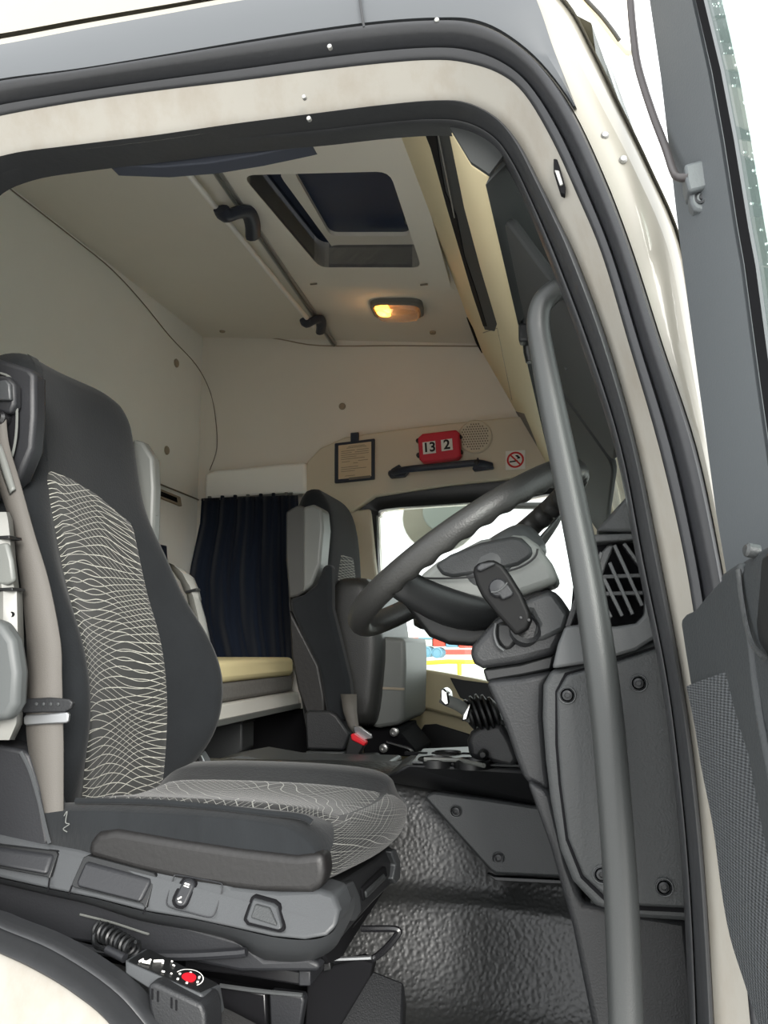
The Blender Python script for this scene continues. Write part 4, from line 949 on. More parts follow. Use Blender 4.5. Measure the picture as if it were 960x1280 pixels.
v = [P(400, 1300, 1.36), P(466, 1212, 1.45), P(505, 1228, 1.47), P(502, 1300, 1.40)]
prism('ramp_plate', [v[0], v[1], v[2], v[3]], (0, .02, -.04), M['dashd'], fp, .004)
# carpet beside the sill
cpt_ = thing('sill_carpet', (-.55, 1.1, -.5), 'dark grey carpet strip between sill and seat base', 'carpet')
prism('carpet_strip', [P(60, 1185, 1.05), P(150, 1205, 1.17), P(290, 1262, 1.2), P(420, 1330, 1.2), P(260, 1340, 1.05)], (0, 0, -.03), mat('carpet_dark', (52, 52, 52), .98, bump=.8, bscale=300, var=.3, vscale=120), cpt_, .004)

# ------------------------------------------------------------------ hand control with coiled cable
rc = thing('seat_remote', P(215, 1240, 1.07), 'black hand control with red round button resting by the door sill', 'remote control')
c4 = [P(155, 1201, 1.06), P(183, 1185, 1.10), P(277, 1232, 1.10), P(252, 1243, 1.05)]
drop = [P(155, 1216, 1.055), P(183, 1200, 1.10), P(282, 1262, 1.10), P(262, 1284, 1.045)]
T4 = rr(c4, .07, 3); D4 = rr(drop, .07, 3)
rbd = loft('remote_body', [T4, D4], M['basep'], rc, ang=40, bevel=.004)
cc = sum(c4, Vector())/4; upn = (c4[1]-c4[0]).cross(c4[2]-c4[1]).normalized()
if upn.z < 0: upn = -upn
mk('remote_face', *prism_g([cc.lerp(p, .93)+upn*.0012 for p in T4], -upn*.002), M['black'], rbd, bevel=.0)
def onr(a, b, h=.003):
    p = c4[0].lerp(c4[3], a).lerp(c4[1].lerp(c4[2], a), b); return p+upn*h
def disc(name, a, b, r, h, m, parent, n=20, ri=0.):
    e1 = (c4[3]-c4[0]).normalized(); e2 = upn.cross(e1); c = onr(a, b, h)
    pts = [c+(e1*math.cos(2*math.pi*k/n)+e2*math.sin(2*math.pi*k/n))*r for k in range(n)]
    if ri > 0:
        pi_ = [c+(e1*math.cos(2*math.pi*k/n)+e2*math.sin(2*math.pi*k/n))*ri for k in range(n)]
        return mk(name, pts+pi_, [[k, (k+1) % n, n+(k+1) % n, n+k] for k in range(n)], m, parent, smooth=False)
    return mk(name, *prism_g(pts, -upn*.002), m, parent, smooth=False)
disc('button_ring', .70, .5, .0185, .0018, M['white'], rbd, 28, .0172)
disc('red_button', .70, .5, .009, .0030, M['red'], rbd)
for k in range(6):
    a_ = k*math.pi/3; disc('button_dot', .70+.115*math.cos(a_), .5+.35*math.sin(a_), .0016, .0022, M['white'], rbd, 8)
def bar_r(name, a0, b0, a1, b1, w, m=None):
    p, q = onr(a0, b0, .002), onr(a1, b1, .002); return tube(name, [p, q], w, m or M['white'], rbd, 5)
for g in [(.16, .25, .24, .35), (.2, .3, .2, .5), (.24, .5, .30, .72), (.30, .72, .33, .6), (.14, .2, .14, .36)]: bar_r('seat_symbol', *g, .0016)
for g in [(.43, .2, .46, .24), (.42, .75, .45, .75), (.52, .3, .54, .3), (.36, .9, .38, .9)]: bar_r('status_mark', *g, .0010)
hb = slab('holder', [(184, 1232), (192, 1228), (252, 1256), (256, 1268), (258, 1310), (200, 1310), (186, 1262)], 1.035, .05, M['dashd'], rc, bevel=.006, seg=3)
for px, py in [(190, 1236), (197, 1239), (214, 1247), (220, 1250)]: slab('holder_slot', [(px-1, py), (px+1, py+.5), (px+1, py+14), (px-1, py+13)], 1.034, .006, M['void'], hb, bevel=0)
pth = []
A0, A1 = P(124, 1162, 1.12), P(168, 1188, 1.09)
ax = (A1-A0); L_ = ax.length; axn = ax.normalized(); e1 = Vector((0, 0, 1)); e1 = (e1-axn*e1.dot(axn)).normalized(); e2 = axn.cross(e1)
for k in range(8*14+1):
    an = 2*math.pi*k/14; pth.append(A0+ax*(k/(8*14))+(e1*math.cos(an)+e2*math.sin(an))*.0105)
tube('coiled_cable', pth, .0026, M['black'], rc, 6)
cb2 = cr([A0+e1*.01, P(118, 1170, 1.11), P(120, 1182, 1.10), P(133, 1187, 1.085), P(152, 1196, 1.075)], 5)
tube('cable_lead', cb2, .0035, M['black'], rc, 8)
tube('strain_relief', [P(134, 1187, 1.084), P(156, 1198, 1.074)], .0055, M['based'], rc, 10)

# ------------------------------------------------------------------ steering wheel
Bp, Tp = P(455, 781, 1.42), P(722, 592, 1.42)
WC = (Bp+Tp)/2; e1 = (Tp-Bp).normalized(); e2 = Vector((0, 1, 0)); wn_ = Vector((-e1.z, 0, e1.x)); RW_ = (Tp-Bp).length/2
sw_ = thing('steering_wheel', WC, 'dark leather steering wheel seen edge-on above the dashboard column', 'steering wheel')
v, f = [], []
NS, NR = 320, 16
for i in range(NS):
    a = 2*math.pi*i/NS; rad = e1*math.cos(a)+e2*math.sin(a); c = WC+rad*RW_
    for k in range(NR):
        b_ = 2*math.pi*k/NR
        # finger grooves on the inner underside of the upper rim
        g = 0.
        if math.cos(a) > -.55: g = .0055*(.5+.5*math.sin(a*40))*max(0, -math.cos(b_-.6))
        rr_ = .0185-g
        v.append(c+rad*rr_*.93*math.cos(b_)+wn_*rr_*1.1*math.sin(b_))
for i in range(NS):
    for k in range(NR): j = (i+1) % NS; f.append([i*NR+k, i*NR+(k+1) % NR, j*NR+(k+1) % NR, j*NR+k])
mk('rim', v, f, M['leather'], sw_, ang=80)
def wp(a, y, h): return WC+e1*a+e2*y+wn_*h
# hub: padded boss below the rim plane
def hubring(s, h, sy): return [wp(.02+x*s, y*sy, h) for x, y in [(-.075, -.085), (-.03, -.105), (.05, -.10), (.09, -.07), (.10, 0), (.09, .07), (.05, .10), (-.03, .105), (-.075, .085), (-.09, 0)]]
hub = loft('hub_pad', [hubring(.60, -.010, .6), hubring(.82, -.018, .8), hubring(.9, -.035, .85), hubring(.9, -.07, .85), hubring(.7, -.085, .7)], M['dashm'], sw_, sub=2, ang=80)
slab('hub_side_panel', [(543, 706), (562, 693), (600, 678), (640, 670), (652, 672), (664, 684), (667, 692), (662, 698), (648, 707), (610, 716), (566, 722), (552, 719)], 1.335, .03, M['dash'], hub, bevel=.006)
tube('hub_seam', cr(PP([(521, 722), (545, 723), (580, 722), (620, 717), (650, 709), (668, 697), (672, 686)], 1.325), 4), .0016, M['black'], hub, 6)
slab('hub_side_cover', [(520, 722), (545, 702), (600, 674), (640, 667), (656, 669), (672, 680), (690, 704), (700, 728), (660, 742), (610, 756), (560, 748), (530, 734)], 1.34, .12, mat('hub_light_grey', (128, 131, 128), .45, bump=.1), hub, bevel=.012, seg=3)
# spokes: broad flat arms from the rim to the boss
def spoke(pts):
    """pts: (pixel x, pixel y, depth, half height in px, half thickness in depth)"""
    rings = []
    for px, py, Y, hh, hd in pts:
        ring = []
        for k in range(14):
            a = 2*math.pi*k/14; ring.append(P(px-.35*hh*math.sin(a), py+hh*math.sin(a), Y+hd*math.cos(a)))
        rings.append(ring)
    return loft('spoke', rings, M['black'], sw_, ang=80, sub=1)
spoke([(484, 716, 1.245, 22, .014), (500, 728, 1.25, 21, .016), (525, 744, 1.28, 21, .018), (560, 760, 1.31, 24, .02), (600, 770, 1.34, 22, .02), (630, 770, 1.37, 16, .015)])
spoke([(515, 770, 1.60, 14, .012), (545, 775, 1.57, 16, .018), (580, 770, 1.52, 18, .02), (610, 760, 1.47, 16, .02)])
spoke([(706, 640, 1.56, 14, .014), (690, 662, 1.54, 15, .016), (672, 685, 1.50, 20, .02), (655, 705, 1.46, 22, .02)])
# column shroud under the wheel
cs = thing('steering_column', wp(0, 0, -.12), 'dark steering column shroud beneath the wheel hub', 'steering column')
slab('column_shroud', [(500, 728), (530, 738), (570, 748), (620, 752), (662, 746), (680, 760), (640, 785), (614, 797), (592, 808), (560, 806), (535, 796), (515, 770), (498, 748)], 1.375, .13, M['black'], cs, bevel=.02, seg=4)
prism('column_tube', [wp(-.06, -.05, -.06), wp(.06, -.05, -.06), wp(.09, -.05, -.30), wp(-.03, -.05, -.30)], (0, .1, 0), M['black'], cs, .012)

# ------------------------------------------------------------------ dashboard
da = thing('dashboard', (.0, 1.2, -.3), 'dark grey dashboard end with vent, kick panel and column fairing', 'dashboard')
# main mass of the dashboard across the cab
secd = [Vector((-.005, 0, -.02)), Vector((.005, 0, .10)), Vector((.06, 0, .125)), Vector((.13, 0, .06)), Vector((.13, 0, -.35)), Vector((.10, 0, -.35)), Vector((.03, 0, -.2))]
mk('dash_body', *grid_g([[Vector((p.x, y, p.z)) for p in secd] for y in (1.20, 1.6, 2.2, 2.98)], True, True), M['dashd'], da, bevel=.01)
# column fairing (collar, band, lower)
col = slab('fairing_collar', [(586, 818), (590, 806), (604, 790), (618, 774), (640, 758), (664, 745), (682, 737), (692, 737), (702, 748), (714, 768), (708, 790), (700, 806), (694, 818), (650, 829), (603, 836), (592, 830)], 1.17, .30, M['dashd'], da, bevel=.012, seg=3)
slab('collar_facet', [(640, 762), (664, 747), (684, 740), (692, 741), (712, 768), (705, 788), (680, 800), (660, 803), (672, 780), (664, 765)], 1.163, .03, M['dash'], col, bevel=.006)
slab('key_recess', [(619, 780), (628, 777), (640, 778), (650, 790), (648, 800), (638, 812), (628, 812), (620, 800)], 1.165, .02, M['black'], col, bevel=.005)
tube('recess_rim', cr(PP([(620, 779), (618, 792), (622, 806), (630, 813)], 1.163), 4), .002, M['dashm'], col, 6)
lathe('key_ring', P(657, 786, 1.165), (.25, -1, .35), [(.021, -.012), (.021, .004), (.016, .008), (.015, 0)], M['dashd'], col, 20)
slab('fairing_band', [(603, 836), (650, 829), (694, 817), (690, 838), (650, 846), (608, 853)], 1.185, .26, M['black'], da, bevel=.004)
slab('fairing_lower', [(606, 851), (650, 846), (692, 838), (682, 858), (681, 900), (686, 960), (692, 1010), (672, 986), (655, 976), (645, 950), (630, 905)], 1.175, .26, M['dashd'], da, bevel=.012, seg=3)
slab('fairing_foot', [(658, 976), (690, 990), (712, 1080), (730, 1130), (860, 1150), (875, 1300), (880, 1420), (775, 1420), (742, 1290), (716, 1160), (688, 1060)], 1.16, .16, M['dashd'], da, bevel=.008)
# kick panel with groove and screws
slab('kick_trim', [(689, 838), (710, 834), (770, 820), (850, 790), (875, 900), (885, 1120), (885, 1158), (853, 1152), (790, 1148), (745, 1133), (716, 1102), (700, 1062), (688, 1000), (682, 950), (678, 897), (679, 856)], 1.125, .05, M['dash'], da, bevel=.006)
slab('kick_groove', [(694, 864), (706, 841), (770, 824), (850, 797), (875, 900), (885, 1120), (885, 1146), (853, 1141), (795, 1138), (757, 1128), (726, 1098), (707, 1050), (698, 980), (694, 930)], 1.1235, .03, M['void'], da, bevel=.001)
kp = slab('kick_panel', [(696, 866), (709, 843), (770, 827), (850, 801), (875, 900), (885, 1120), (885, 1140), (853, 1136), (795, 1133), (759, 1124), (729, 1095), (710, 1048), (701, 980), (697, 930)], 1.118, .04, M['dash'], da, bevel=.004)
def screw(px, py, Y, parent, r=.0095):
    c = P(px, py, Y); s_ = lathe('screw', c, (0, -1, 0), [(r, -.01), (r, .001), (r*.85, .002), (r*.75, -.001), (r*.72, -.001), (r*.62, .0015), (r*.35, .002), (r*.3, 0), (r*.12, 0)], M['screw'], parent, 20)
    tube('screw_rim', [c+Vector((r*1.05*math.cos(2*math.pi*k/24), -.001, r*1.05*math.sin(2*math.pi*k/24))) for k in range(24)], .0008, M['dashm'], s_, 5, closed=True)
for px, py in [(709, 869), (798, 854), (752, 1093), (830, 1109)]: screw(px, py, 1.117, kp)
# upper end of the dash with the air vent
slab('end_panel', [(690, 836), (697, 806), (706, 783), (722, 781), (738, 783), (770, 783), (795, 779), (806, 768), (806, 740), (795, 650), (830, 640), (850, 780), (820, 797), (795, 813), (768, 821), (736, 829)], 1.112, .05, M['dashm'], da, bevel=.004)
slab('vent_frame_top', [(742, 668), (800, 666), (802, 674), (742, 678)], 1.114, .04, M['dash'], da, bevel=.002)
slab('corner_cover', [(744, 664), (756, 650), (790, 613), (805, 640), (800, 666)], 1.115, .06, M['dash'], da, bevel=.005)
slab('vent_cavity', [(712, 782), (716, 735), (744, 672), (800, 670), (807, 740), (806, 768), (795, 780)], 1.155, .02, M['void'], da, bevel=0)
gr_ = slab('vent_frame_left', [(706, 784), (716, 752), (728, 724), (737, 722), (724, 756), (714, 784)], 1.118, .03, M['dashd'], da, bevel=.002)
vl = [((768, 681), (803, 757)), ((780, 679), (800, 706)), ((762, 703), (791, 768)), ((755, 723), (778, 770)), ((758, 760), (764, 772)), ((744, 712), (752, 690))]
for a_, b_ in vl:
    p, q = P(a_[0], a_[1], 1.122), P(b_[0], b_[1], 1.122); d = (q-p).normalized(); n_ = Vector((d.z, 0, -d.x))*.0022
    prism('vent_slat', [p-n_, p+n_, q+n_, q-n_], (0, .022, 0), M['dashm'], da, .0008)
for a_, b_ in [((752, 721), (801, 719)), ((752, 742), (804, 741)), ((715, 759), (726, 756)), ((718, 746), (730, 743))]:
    p, q = P(a_[0], a_[1], 1.124), P(b_[0], b_[1], 1.124); n_ = Vector((0, 0, .0025))
    prism('vent_bar', [p-n_, p+n_, q+n_, q-n_], (0, .02, 0), M['dash'], da, .0008)
p0 = [(745, 715), (752, 690), (760, 681), (768, 681), (758, 705), (748, 735)]
slab('vent_blade', p0, 1.126, .02, M['dashm'], da, bevel=.002)
slab('vent_blade', [(722, 782), (728, 764), (733, 764), (731, 775), (727, 783)], 1.115, .02, M['dashm'], da, bevel=.001)
# key fob standing in the socket
kf = thing('key_fob', P(650, 788, 1.15), 'black key fob with round thumb button standing in the dash socket', 'key fob')
fob = [(591, 716), (592, 709), (597, 704), (610, 700), (617, 700), (628, 706), (637, 718), (652, 742), (662, 765), (664, 776), (659, 787), (648, 794), (643, 793), (634, 783), (618, 765), (602, 745), (595, 731)]
kb = slab('fob_body', fob, 1.125, .026, mat('fob_black', (9, 9, 10), .55, spec=.2), kf, bevel=.009, seg=4)
slab('fob_cap', [(596, 708), (601, 704), (616, 702), (620, 705), (601, 714), (596, 713)], 1.119, .01, M['based'], kb, bevel=.002)
lathe('thumb_button', P(623, 735, 1.124), (-.1, -1, .1), [(.0125, -.004), (.0125, .001), (.010, .0045), (.003, .006)], M['based'], kb, 20)
slab('button_rib', [(616, 741), (634, 729), (642, 741), (640, 745), (628, 750), (624, 744)], 1.118, .012, M['based'], kb, bevel=.002)
tube('button_edge', cr(PP([(614, 740), (622, 739), (630, 733), (634, 728)], 1.1165), 3), .001, M['dashm'], kb, 5)
for px, py in [(651, 772), (661, 775)]: lathe('fob_dimple', P(px, py, 1.124), (0, -1, 0), [(.0018, -.002), (.0018, .001), (.0006, .0012)], M['dashd'], kb, 8)

# ------------------------------------------------------------------ tunnel cover and console
tc = thing('tunnel_cover', (-.15, 1.72, -.4), 'grey side cover plate with two screws on the engine tunnel', 'cover')
def slabT(name, pix, Y0, Y1, d, m, parent, bevel):
    """plate leaning back: depth from Y0 at its top row to Y1 at its bottom row"""
    ys = [p[1] for p in pix]; a, b = min(ys), max(ys)
    v, f = prism_g([P(x, y, Y0+(Y1-Y0)*(y-a)/(b-a)) for x, y in pix], (0, d, -.004)); return mk(name, v, f, m, parent, bevel=bevel)
cv = slabT('cover_plate', [(530, 997), (536, 992), (543, 990), (610, 999), (676, 1009), (720, 1014), (720, 1098), (660, 1095), (620, 1093), (612, 1088), (585, 1058)], 1.69, 1.655, .05, M['dash'], tc, .005)
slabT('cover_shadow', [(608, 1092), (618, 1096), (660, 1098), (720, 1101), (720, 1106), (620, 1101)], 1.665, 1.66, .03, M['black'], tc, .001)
for px, py, Y in [(570, 1014, 1.681), (623, 1073, 1.663)]: screw(px, py, Y, cv, .0105)
cn = thing('console_tray', (-.2, 1.9, -.26), 'grey centre console tray with cup holders on the tunnel', 'console')
ZT = -.222
tp_ = [P(508, 957, Z=ZT), P(720, 964, Z=ZT-.012), P(720, 938, Z=ZT), P(640, 934, Z=ZT), P(524, 939, Z=ZT)]
bt2 = [P(474, 976, 1.77), P(720, 1015, 1.70), P(720, 975, 2.2), P(640, 970, 2.2), P(478, 962, 2.1)]
v, f = grid_g([tp_, bt2], True, True); cbody = mk('tray_body', v, f, M['dashd'], cn, bevel=.01)
n_in = [tp_[4].lerp(tp_[0], .15), tp_[0].lerp(tp_[1], .06), tp_[1], tp_[2], tp_[3]]
cx0 = (tp_[0]+tp_[3])/2
tpl = prism('tray_top', [p+Vector((0, 0, .002)) for p in [tp_[0].lerp(cx0, .08), tp_[1].lerp(cx0, .05), tp_[2].lerp(cx0, .05), tp_[3].lerp(cx0, .05), tp_[4].lerp(cx0, .08)]], (0, 0, .004), M['dashm'], cn, .002)
for px, py, r in [(545, 951, .034), (590, 953, .034), (560, 943, .028)]:
    c = P(px, py, Z=ZT+.004); lathe('cup_holder', c, (0, 0, 1), [(r, -.01), (r, .004), (r*.92, .006), (r*.88, .002), (r*.84, -.004)], M['black'], cn, 24)
for k in range(4):
    c = P(520+k*34, 942+k*.5, Z=ZT+.005); box('tray_slot', c, (.045, .012, .006), M['void'], cn, .001)
tube('tray_rail', [P(530, 949, Z=ZT+.01), P(575, 950, Z=ZT+.01), P(605, 957, Z=ZT+.01)], .004, M['greyp'], cn, 8)
# lever with pleated boot
lv = thing('brake_lever', P(610, 940, 1.72), 'silver lever handle with black pleated rubber boot on a console block', 'lever')
slab('lever_block', [(583, 926), (588, 915), (600, 908), (626, 902), (640, 925), (650, 950), (640, 962), (586, 948)], 1.68, .16, M['dashd'], lv, bevel=.012, seg=3)
slab('block_top', [(601, 912), (606, 900), (622, 894), (632, 904), (628, 912), (612, 916)], 1.69, .08, M['dash'], lv, bevel=.005)
lathe('block_knob', P(604, 943, 1.675), (0, -1, 0), [(.010, -.01), (.010, .006), (.005, .01)], M['black'], lv, 14)
ba, bb = P(590, 890, 1.70), P(616, 888, 1.74)
for k in range(5):
    t_ = k/4; c = P(588+t_*30, 893-t_*3, 1.70); hgt = .030+.008*math.sin(math.pi*t_)
    lathe('boot_pleat', c, (1, .2, .35), [(.016, -.009), (hgt, -.003), (hgt, .001), (.016, .008)], M['black'], lv, 18)
hp_ = cr([P(553, 872, 1.66), P(560, 876, 1.66), P(572, 881, 1.67), P(583, 889, 1.68), P(588, 898, 1.69)], 5)
tube('lever_arm', hp_, [(.011, .012)]*len(hp_), M['greyp'], lv, 12)
slab('lever_grip', [(550, 862), (554, 860), (560, 865), (562, 880), (556, 883), (550, 876)], 1.645, .05, M['chrome'], lv, bevel=.005, seg=3)
slab('lever_collar', [(578, 893), (586, 880), (589, 882), (584, 900), (577, 902)], 1.66, .05, M['chrome'], lv, bevel=.003)

# ------------------------------------------------------------------ grab handle at the door post
gb = thing('grab_handle', P(785, 1280, 1.03), 'long grey tubular grab handle running down beside the door opening', 'grab handle')
bp2 = [(722, 352, 1.10), (712, 358, 1.10), (700, 361, 1.10), (689, 367, 1.10), (678, 379, 1.10), (673, 397, 1.10), (675, 425, 1.10), (691, 510, 1.085), (718, 640, 1.07), (738, 745, 1.06), (757, 880, 1.05), (768, 1000, 1.045), (777, 1130, 1.04), (783, 1290, 1.035), (786, 1420, 1.03)]
pth = cr([P(a_, b_, Y) for a_, b_, Y in bp2], 6)
rad = [itp(p.z, [(-.5, .0185), (.0, .0185), (.3, .0165), (.42, .0145)]) for p in pth]
tube('handle_tube', pth, rad, M['bar'], gb, 18, ang=80)
slab('handle_mount', [(704, 345), (730, 340), (740, 372), (712, 378)], 1.12, .04, M['dash'], gb, bevel=.006)

# ------------------------------------------------------------------ open door on the right
do = thing('door_2', (.12, .85, -.4), 'open grey driver door with window frame at the right edge', 'door', kind='structure')
LE = [(806, -60), (812, 0), (826, 96), (835, 175), (847, 280), (852, 320), (872, 470), (895, 640), (912, 740), (920, 800)]
RE = [(854, -60), (865, 0), (885, 90), (900, 175), (917, 285), (925, 330), (945, 480), (968, 640), (980, 740), (988, 800)]
L3 = [P(a_, b_, .90) for a_, b_ in LE]; R3 = [P(a_, b_, .83) for a_, b_ in RE]
th = Vector((.03, .012, 0))
rows = [[p+th for p in L3], L3, [a_.lerp(b_, .5)+Vector((-.002, 0, 0)) for a_, b_ in zip(L3, R3)], R3, [p+th for p in R3], [p+th for p in L3]]
fm = mk('window_frame', *grid_g(rows), M['doorf'], do, bevel=0, ang=40)
slab('frame_groove', [(0, 0), (1, 0), (0, 1)], 1, 1, M['rubber'], do) if False else None
# rubber run channel and green glass
C3 = [r+(r-l)*.2+Vector((.002, 0, 0)) for l, r in zip(L3, R3)]
mk('glass_channel', *grid_g([[r+Vector((.004, .001, 0)) for r in R3], [r.lerp(c, .5)+Vector((-.002, 0, 0)) for r, c in zip(R3, C3)], C3]), M['void'], do)
G0 = [c+Vector((.003, .0, 0)) for c in C3]; G1 = [c+(r-l)*5+Vector((.003, 0, 0)) for c, l, r in zip(C3, L3, R3)]
gv, gf = grid_g([G0, G1]); gn = len(gv); gv = gv+[p+Vector((.004, .002, 0)) for p in gv]; gf = gf+[[i+gn for i in q_] for q_ in gf]
mk('window_pane', gv, gf, M['glassg'], do, smooth=False)
# drops of rain on the pane
dv, df = [], []
for k in range(90):
    t_ = random.random(); row = 1+int(t_*7.99); fr2 = random.random()
    g0 = G0[row].lerp(G0[min(row+1, len(G0)-1)], fr2); g1 = G1[row].lerp(G1[min(row+1, len(G0)-1)], fr2)
    c = g0.lerp(g1, .012+.05*random.random()); r_ = random.choice([.0008, .0010, .0013, .0016])
    b0 = len(dv)
    for sx, sy, sz in [(-1, 0, 0), (1, 0, 0), (0, -1, 0), (0, 1, 0), (0, 0, -1), (0, 0, 1)]: dv.append(c+Vector((sx*r_*.6-.001, sy*r_, sz*r_)))
    df += [[b0+i, b0+j, b0+k2] for i in (0, 1) for j in (2, 3) for k2 in (4, 5)]
o = mk('rain_drops', dv, df, M['drop'], do); o['kind'] = 'stuff'
# stay clip with cable
ck = slab('clip_block', [(855, 205), (883, 197), (888, 228), (886, 234), (861, 240), (857, 225)], .855, .03, M['doorf'], do, bevel=.003)
slab('clip_foot', [(861, 236), (889, 226), (893, 242), (893, 252), (888, 260), (878, 265), (868, 262), (863, 254)], .862, .02, M['doorf'], do, bevel=.003)
lathe('clip_screw', P(878, 245, .86), (-.45, -1, 0), [(.0075, -.008), (.0075, .001), (.0055, .0015), (.005, -.002), (.0025, 0)], M['screw'], ck, 18)
tube('stay_cable', cr([P(785, -40, .93), P(788, 0, .93), P(792, 45, .925), P(798, 85, .92), (P(815, 140, .905)), P(832, 185, .89), P(842, 215, .875), P(849, 222, .865), P(862, 221, .858)], 6), .0042, mat('cable_grey', (60, 56, 57), .4), do, 10)
# inner trim panel of the door
def dY(px): return .925-(px-850)*(.20/110)
def DP(px, py, dx=0.): p = P(px, py, dY(px)); return p+Vector((dx, 0, 0))
def dslab(name, pix, m, parent, dx=0., t_=.03, bevel=.004, seg=2):
    v, f = prism_g([DP(a_, b_, dx) for a_, b_ in pix], (t_, t_*.3, 0)); return mk(name, v, f, m, parent, bevel=bevel, seg=seg)
le = [(851, 780), (856, 811), (863, 855), (870, 899), (879, 960), (894, 1035), (904, 1110), (915, 1170), (930, 1225), (955, 1300), (975, 1360)]
dslab('door_panel', [(852, 774), (857, 768), (868, 763), (882, 746), (896, 730), (911, 716), (931, 700), (952, 687), (985, 670), (1040, 660), (1040, 1360)]+le[::-1], M['doorp'], do, 0., .05, .006, 3)
dslab('panel_rib', [(910, 718), (934, 702), (941, 760), (948, 800), (953, 850), (960, 900), (980, 1000), (1000, 1100), (1030, 1250), (1010, 1250), (978, 1105), (963, 1035), (949, 960), (937, 900), (926, 845), (918, 790)], M['doorp'], do, -.007, .02, .004)
dslab('panel_pull', [(941, 760), (946, 715), (955, 696), (985, 680), (1030, 680), (1030, 860), (970, 830), (955, 808), (946, 788)], M['black'], do, -.003, .02, .003)
tube('pull_edge', cr([DP(936, 712, -.008), DP(940, 745, -.008), DP(947, 782, -.008), DP(956, 808, -.008), DP(970, 822, -.008)], 4), .0022, M['dash'], do, 6)
lathe('panel_pin', DP(945, 688, -.004), (-1, -.3, .2), [(.006, -.006), (.006, .003), (.004, .005)], M['dash'], do, 12)
gp = [(862, 858), (880, 852), (905, 842), (921, 836), (926, 850), (936, 899), (947, 960), (962, 1040), (985, 1150), (1010, 1300), (985, 1355), (955, 1290), (932, 1222), (917, 1170), (906, 1110), (896, 1035), (881, 960), (872, 899)]
rows = []; uvs = []
LEF = [(862, 858), (872, 905), (881, 960), (896, 1035), (906, 1110), (917, 1170), (936, 1230), (958, 1295)]
RIG = [(921, 837), (934, 895), (947, 960), (961, 1030), (975, 1105), (992, 1180), (1010, 1250), (1025, 1310)]
lc, rc_ = cr([DP(a_, b_, -.003) for a_, b_ in LEF], 4), cr([DP(a_, b_, -.003) for a_, b_ in RIG], 4)
for l, r in zip(lc, rc_):
    row = []
    for k in range(13):
        u = k/12; p = l.lerp(r, u)+Vector((-.002*math.sin(math.pi*u), 0, 0)); row.append(p); uvs.append((p.y*.32, p.z))
    rows.append(row)
mk('speaker_mesh', *grid_g(rows), M['dots'], do, uvs=uvs)
# exterior mirror seen through the wet door glass
mr = thing('exterior_mirror', (.30, 1.35, -.2), 'tall dark exterior mirror housing behind the wet door glass', 'mirror')
mrr = [(838, -80, 887), (848, 0, 900), (858, 55, 911), (868, 118, 922), (878, 166, 933), (886, 219, 942), (897, 280, 951), (905, 335, 960), (915, 450, 975), (925, 600, 990), (935, 720, 1000)]
rings = []
for a_, y_, b_ in mrr:
    l, r = P(a_, y_, 1.5), P(b_, y_, 1.42); c = (l+r)/2; ra = (r-l).length/2
    rings.append([c+(r-l)/2*math.cos(2*math.pi*k/14)+Vector((.03, .12, 0))*math.sin(2*math.pi*k/14) for k in range(14)])
loft('mirror_housing', rings, M['mirrorh'], mr, ang=60)
tube('mirror_arm', [P(890, 240, 1.45), P(880, 250, 1.25)], .012, M['mirrorh'], mr, 10)

# far mirror outside the passenger window
fm_ = thing('exterior_mirror', P(550, 660, 3.35), 'pale rounded exterior mirror seen through the far window', 'mirror')
def erx(s, Y, dx=0, dy=0): return [P(550+dx+48*s*math.cos(a), 648+dy+43*s*(math.sin(a)), Y) for a in [2*math.pi*k/28 for k in range(28)]]
loft('mirror_housing', [erx(.97, 3.32), erx(1.0, 3.34), erx(.95, 3.42), erx(.6, 3.48)], M['body'], fm_, ang=50)
loft('mirror_glass', [erx(.62, 3.318, 8, -8), erx(.60, 3.313, 8, -8)], mat('mirror_glass_grey', (150, 158, 156), .2), fm_)

tube('mirror_arm', [P(590, 640, 3.42), P(640, 632, 3.38), Vector((-.02, 3.11, .47))], .014, M['black'], fm_, 8)
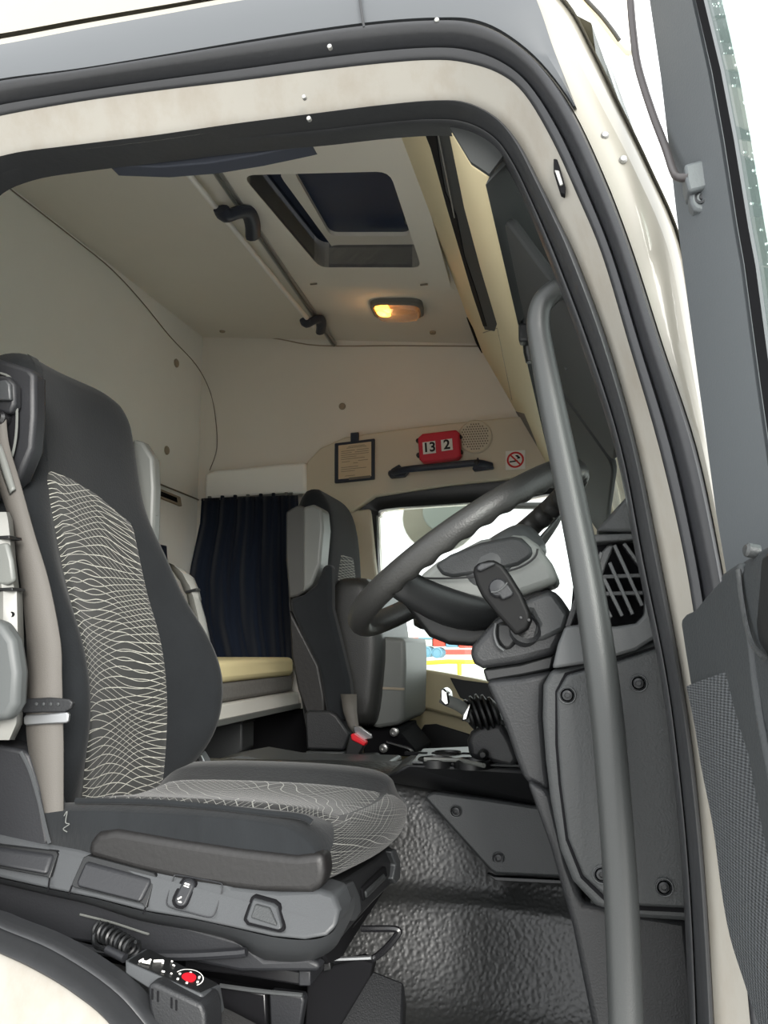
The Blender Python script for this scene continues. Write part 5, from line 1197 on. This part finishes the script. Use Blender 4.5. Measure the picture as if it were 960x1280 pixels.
# ------------------------------------------------------------------ yard outside
gd = mk('ground', [(-60, -60, -2.0), (60, -60, -2.0), (60, 60, -2.0), (-60, 60, -2.0)], [[0, 1, 2, 3]], mat('yard_concrete', (205, 204, 200), .9, var=.1, vscale=.5), smooth=False)
tag(gd, 'pale concrete yard around the cab', 'ground', kind='structure')
random.seed(3)
cols = [('red', (196, 60, 44)), ('orange', (214, 120, 60)), ('green', (90, 140, 110)), ('blue', (90, 130, 150)), ('pale', (196, 196, 186))]
cm = [mat('crate_'+n, c, .6) for n, c in cols]
YO = 9.0
def crate(px0, py0, px1, py1, ci, label):
    t_ = thing('crate', P((px0+px1)/2, py1, YO), label, 'crate', 'crates stacked in the yard')
    slab('crate_body', [(px0, py0), (px1, py0), (px1, py1), (px0, py1)], YO, .3, cm[ci], t_, bevel=.01)
    slab('crate_rim', [(px0-.3, py0), (px1+.3, py0), (px1+.3, py0+2), (px0-.3, py0+2)], YO-.02, .34, cm[(ci+4) % 5], t_, bevel=.005)
spec = [(506, 797, 522, 808, 1), (523, 797, 540, 808, 4), (541, 796, 556, 808, 0), (557, 798, 572, 809, 3), (573, 798, 590, 810, 0), (591, 798, 612, 811, 2)]
nm = ['orange', 'pale', 'red', 'blue', 'second red', 'green']
ps_ = ['nearest the folded seat', 'beside the orange one', 'over the yellow rail', 'left of the column', 'close to the column', 'partly hidden by the column']
for sp_, n_, p_ in zip(spec, nm, ps_): crate(*sp_, n_.split()[-1] and '%s yard crate seen through the far window, %s' % (n_, p_))
for k, (px, py) in enumerate([(520, 815), (533, 815), (546, 816)]):
    t_ = thing('drum', P(px, py+8, YO), '%s of three teal drums lying outside the far window' % ['leftmost', 'middle', 'rightmost'][k], 'drum', 'teal drums in the yard')
    lathe('drum_body', P(px, py, YO-.1), (0, -1, 0), [(.045, -.25), (.055, -.24), (.055, 0), (.045, .005), (.04, -.005), (.01, -.005)], cm[3], t_, 16)
yb = thing('yard_barrier', P(550, 850, YO), 'yellow pipe barrier in the yard outside the far window', 'barrier')
ym = mat('barrier_yellow', (232, 196, 40), .5)
tube('barrier_rail', PP([(495, 831), (560, 827), (620, 828)], YO-.4), .022, ym, yb, 8)
for px in (512, 574): tube('barrier_post', PP([(px, 829), (px+1, 880)], YO-.4), .022, ym, yb, 8)
hh_ = thing('shed', P(560, 850, 14), 'long pale shed wall at the back of the yard', 'shed')
slab('shed_wall', [(440, 790), (700, 790), (700, 935), (440, 935)], 14, .3, cm[4], hh_, bevel=0)
slab('shed_stripe', [(440, 812), (700, 812), (700, 818), (440, 818)], 13.97, .05, mat('shed_red', (170, 70, 60), .7), hh_, bevel=0)
